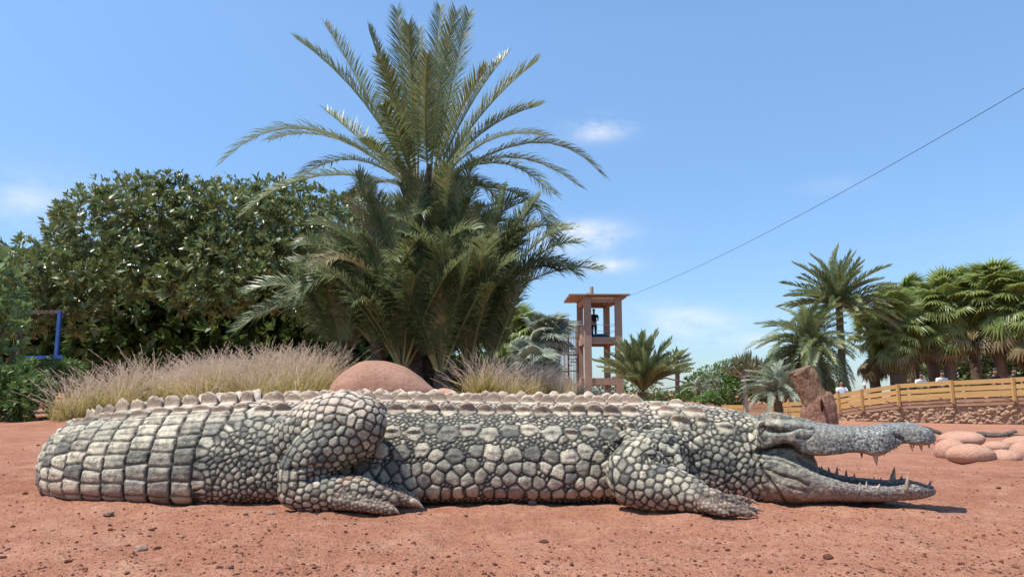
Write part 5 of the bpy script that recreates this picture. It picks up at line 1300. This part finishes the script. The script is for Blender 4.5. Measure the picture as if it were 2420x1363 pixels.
# dry stone wall under it
MAT_WSTONE = stone_mat('wall_stone', (0.40, 0.25, 0.16), (0.53, 0.36, 0.24), 1.5)
MAT_WSTONE2 = stone_mat('wall_stone_pale', (0.42, 0.28, 0.18), (0.52, 0.37, 0.26), 1.5)
wall = empty('stone_wall', fpt(2200, -1.9), label='rough dry stone retaining wall below the walkway fence', cat='wall')
b = MB()
wpx = [2600, 2500, 2420, 2290, 2120, 2035, 1978, 1930, 1890, 1840]
for a, c in zip(wpx[:-1], wpx[1:]):
    A, C = fpt(a, -1.02, .22), fpt(c, -1.02, .22); ga, gc = g1(A.x, A.y - .3) - .3, g1(C.x, C.y - .3) - .3
    b.add([A, C, C + Vector((0, .6, 0)), A + Vector((0, .6, 0)), Vector((A.x, A.y, ga)), Vector((C.x, C.y, gc)), Vector((C.x, C.y + .6, gc)), Vector((A.x, A.y + .6, ga))], [(0, 1, 2, 3), (4, 7, 6, 5), (0, 4, 5, 1), (1, 5, 6, 2), (2, 6, 7, 3), (3, 7, 4, 0)])
at_root(b.build('mortar', stone_mat('mortar', (0.34, 0.22, 0.145), (0.42, 0.28, 0.19), 2)), wall)
SM = [mesh('stone', *rock_verts(1, 200 + k, .3, 1.1, (1, .8, .62), True), MAT_WSTONE if k % 3 else MAT_WSTONE2) for k in range(7)]
for i in range(290):
    px = 1945 + (2440 - 1945) * rr.random() ** .9; p = fpt(px, 0, .16); zt_ = p.z - 1.06; zg = g1(p.x, p.y - .3)
    if zt_ - zg < .08: continue
    z = zg + (zt_ - zg) * rr.random(); r = rr.uniform(.05, .125)
    o = obj('stone', SM[i % 7]); o.parent = wall; o.location = Vector((p.x, p.y, z)) - Vector(wall.location); o.scale = (r * rr.uniform(1, 1.6), r * .8, r); o.rotation_euler = (rr.uniform(-.3, .3), rr.uniform(-.4, .4), rr.uniform(-.4, .4))
# visitors on the walkway
def visitor(px, py_head, Y, shirt, hair, lab, cap=None, lean=.25, arms=((.26, .12, 1.16), (.20, .34, 1.08)), group=None):
    hz = ZP(py_head, Y); x = P(px, py_head, Y).x; h = 1.74; z = hz - 1.66
    fz = fpt(px, -1.14).z
    if fz > z: h = max(1.3, (hz - fz) / 1.66 * 1.75); z = fz
    return person((x, Y, fz), (hz - fz) / 1.66 * 1.75, shirt, hair, arms, label=lab, cap=cap, lean=lean)
visitor(1988, 905, 33.6, (0.75, 0.77, 0.80), (0.01, 0.01, 0.012), 'dark haired person in a white shirt behind the fence by the slim palm trunk', lean=0)
visitor(2043, 912, 33.3, (0.7, 0.72, 0.74), (0.02, 0.02, 0.02), 'person in a white cap, only the head showing above the fence', cap=(0.78, 0.78, 0.78), lean=0)
visitor(2172, 886, 31.0, (0.76, 0.78, 0.80), (0.02, 0.015, 0.012), 'person in a white shirt leaning on the middle of a fence panel')
visitor(2221, 882, 30.5, (0.76, 0.78, 0.80), (0.03, 0.025, 0.02), 'person in a white shirt leaning on the fence close to a post')
visitor(2345, 878, 29.3, (0.03, 0.025, 0.03), (0.06, 0.045, 0.035), 'person in a black top leaning on folded bare arms over the fence rail')
visitor(2390, 876, 28.9, (0.05, 0.03, 0.035), (0.015, 0.012, 0.012), 'dark haired person in a dark top beside the fence post at the far end')

# ------------------------------------------------------------------ leaning stump
MAT_STUMP = bark_mat('dusty_bark', (0.28, 0.145, 0.095), (0.43, 0.25, 0.175), (6, 6, .8), 5, .08)
MAT_CUTWOOD = bark_mat('bare_wood', (0.30, 0.18, 0.11), (0.47, 0.31, 0.20), (8, 8, .9), 5, .08)
YS = 12.0
stump = empty('tree_stump', (P(1927, 1010, YS).x, YS, g1(P(1927, 1010, YS).x, YS)), label='leaning cut off tree stump dusted with red earth behind the snout', cat='stump')
def knobby(pts, rad, n=22, m=26, amp=.10, seedv=0, flat=1.0):
    A = catmull([(*p, r) for p, r in zip(pts, rad)], m); V, F = [], []
    for i in range(m):
        p = Vector(A[i, :3]); t = Vector(A[min(i + 1, m - 1), :3] - A[max(i - 1, 0), :3]).normalized(); x = t.cross(Vector((0, 1, 0))).normalized(); u = x.cross(t)
        for k in range(n):
            a = 2 * math.pi * k / n; nn = float(fbm(np.array([math.cos(a) * 1.7 + seedv]), np.array([math.sin(a) * 1.7]), np.array([i * .10]), o=3)[0])
            V.append(p + (x * math.cos(a) + u * math.sin(a) * flat) * A[i, 3] * (1 + amp * nn * 2))
    F = [(i * n + k, i * n + (k + 1) % n, (i + 1) * n + (k + 1) % n, (i + 1) * n + k) for i in range(m - 1) for k in range(n)] + [tuple(range(n - 1, -1, -1)), tuple((m - 1) * n + k for k in range(n))]
    q = MB(); q.add(V, F); return q
s0 = P(1936, 1030, YS); s0.z = g1(s0.x, YS) - .08
b = knobby([s0, P(1937, 990, YS), P(1938, 965, YS), P(1941, 945, YS), P(1946, 930, YS), P(1946, 924, YS)], [.29, .285, .265, .225, .15, .05], m=34, n=30, amp=.07, flat=.85); at_root(b.build('trunk', MAT_STUMP, smooth=True), stump)
b = knobby([P(1936, 985, YS), P(1926, 945, YS), P(1908, 908, YS), P(1896, 883, YS), P(1891, 872, YS)], [.24, .225, .208, .198, .19], m=34, n=34, amp=.08, seedv=2, flat=.85); at_root(b.build('limb', MAT_CUTWOOD, smooth=True), stump)
b = knobby([P(1943, 973, YS - .275), P(1942, 958, YS - .262), P(1941, 943, YS - .235)], [.010, .026, .012], m=8, amp=.2, seedv=8, flat=.5); MAT_HOLE_SHADE = Mat('hollow', .95, .05); MAT_HOLE_SHADE.color((0.03, 0.015, 0.012)); at_root(b.build('hollow', MAT_HOLE_SHADE, smooth=True), stump)  # solid near-black lump: colour stands in for the shade inside a hole

# ------------------------------------------------------------------ cobbles and driftwood at the right
cg = 'smooth pink cobbles heaped at the right'
for i, (px, py, wx, hy, Y, lab) in enumerate([(2272, 1036, 105, 34, 5.35, 'pale smooth oval cobble lying on top of the heap'), (2245, 1062, 70, 48, 5.2, 'rounded cobble under the pale top one at the snout end of the heap'), (2295, 1073, 112, 46, 4.95, 'widest smooth oval cobble at the front of the heap'),
        (2370, 1080, 80, 34, 4.95, 'flat cobble tucked against the widest one at the front'), (2350, 1056, 70, 26, 5.5, 'small low cobble in the middle of the heap'), (2420, 1068, 70, 46, 5.1, 'rounded cobble at the outer end of the heap'), (2415, 1046, 90, 30, 5.8, 'broad low cobble behind the outer end of the heap')]):
    V, F = rock_verts(3, 60 + i, .07, .7); r = wx * Y / FPX / 2; hz = hy * Y / FPX / 2; p = P(px, py, Y)
    V = V * np.array([r, r * .8, hz * 1.18]); p.z -= hz * .12; o = obj('cobble', mesh('cobble', V, F, MAT_COBBLE, True), loc=p, label=lab, cat='cobble', group=cg); o.rotation_euler = (0, rr.uniform(-.08, .08), rr.uniform(-.3, .3))
MAT_DRIFT = bark_mat('driftwood', (0.13, 0.10, 0.075), (0.28, 0.23, 0.18))
def stick(pts, r, label, Y):
    b = MB(); Q = [P(a, c, Y) for a, c in pts]; b.tube(Q, [r * q for q in np.linspace(1, .5, len(Q))], 7, jit=.15); return b.build('driftwood', MAT_DRIFT, label=label, cat='driftwood')
stick([(2175, 1010), (2205, 1017), (2225, 1024), (2245, 1030)], .022, 'dark stick poking out behind the tip of the upper snout', 5.6)
stick([(2310, 1026), (2345, 1028), (2375, 1027), (2398, 1018), (2402, 1021)], .03, 'pale forked branch lying behind the heap of cobbles', 7.6)
stick([(2385, 1030), (2430, 1031), (2470, 1036)], .02, 'thin twig trailing from the end of the pale forked branch', 7.6)
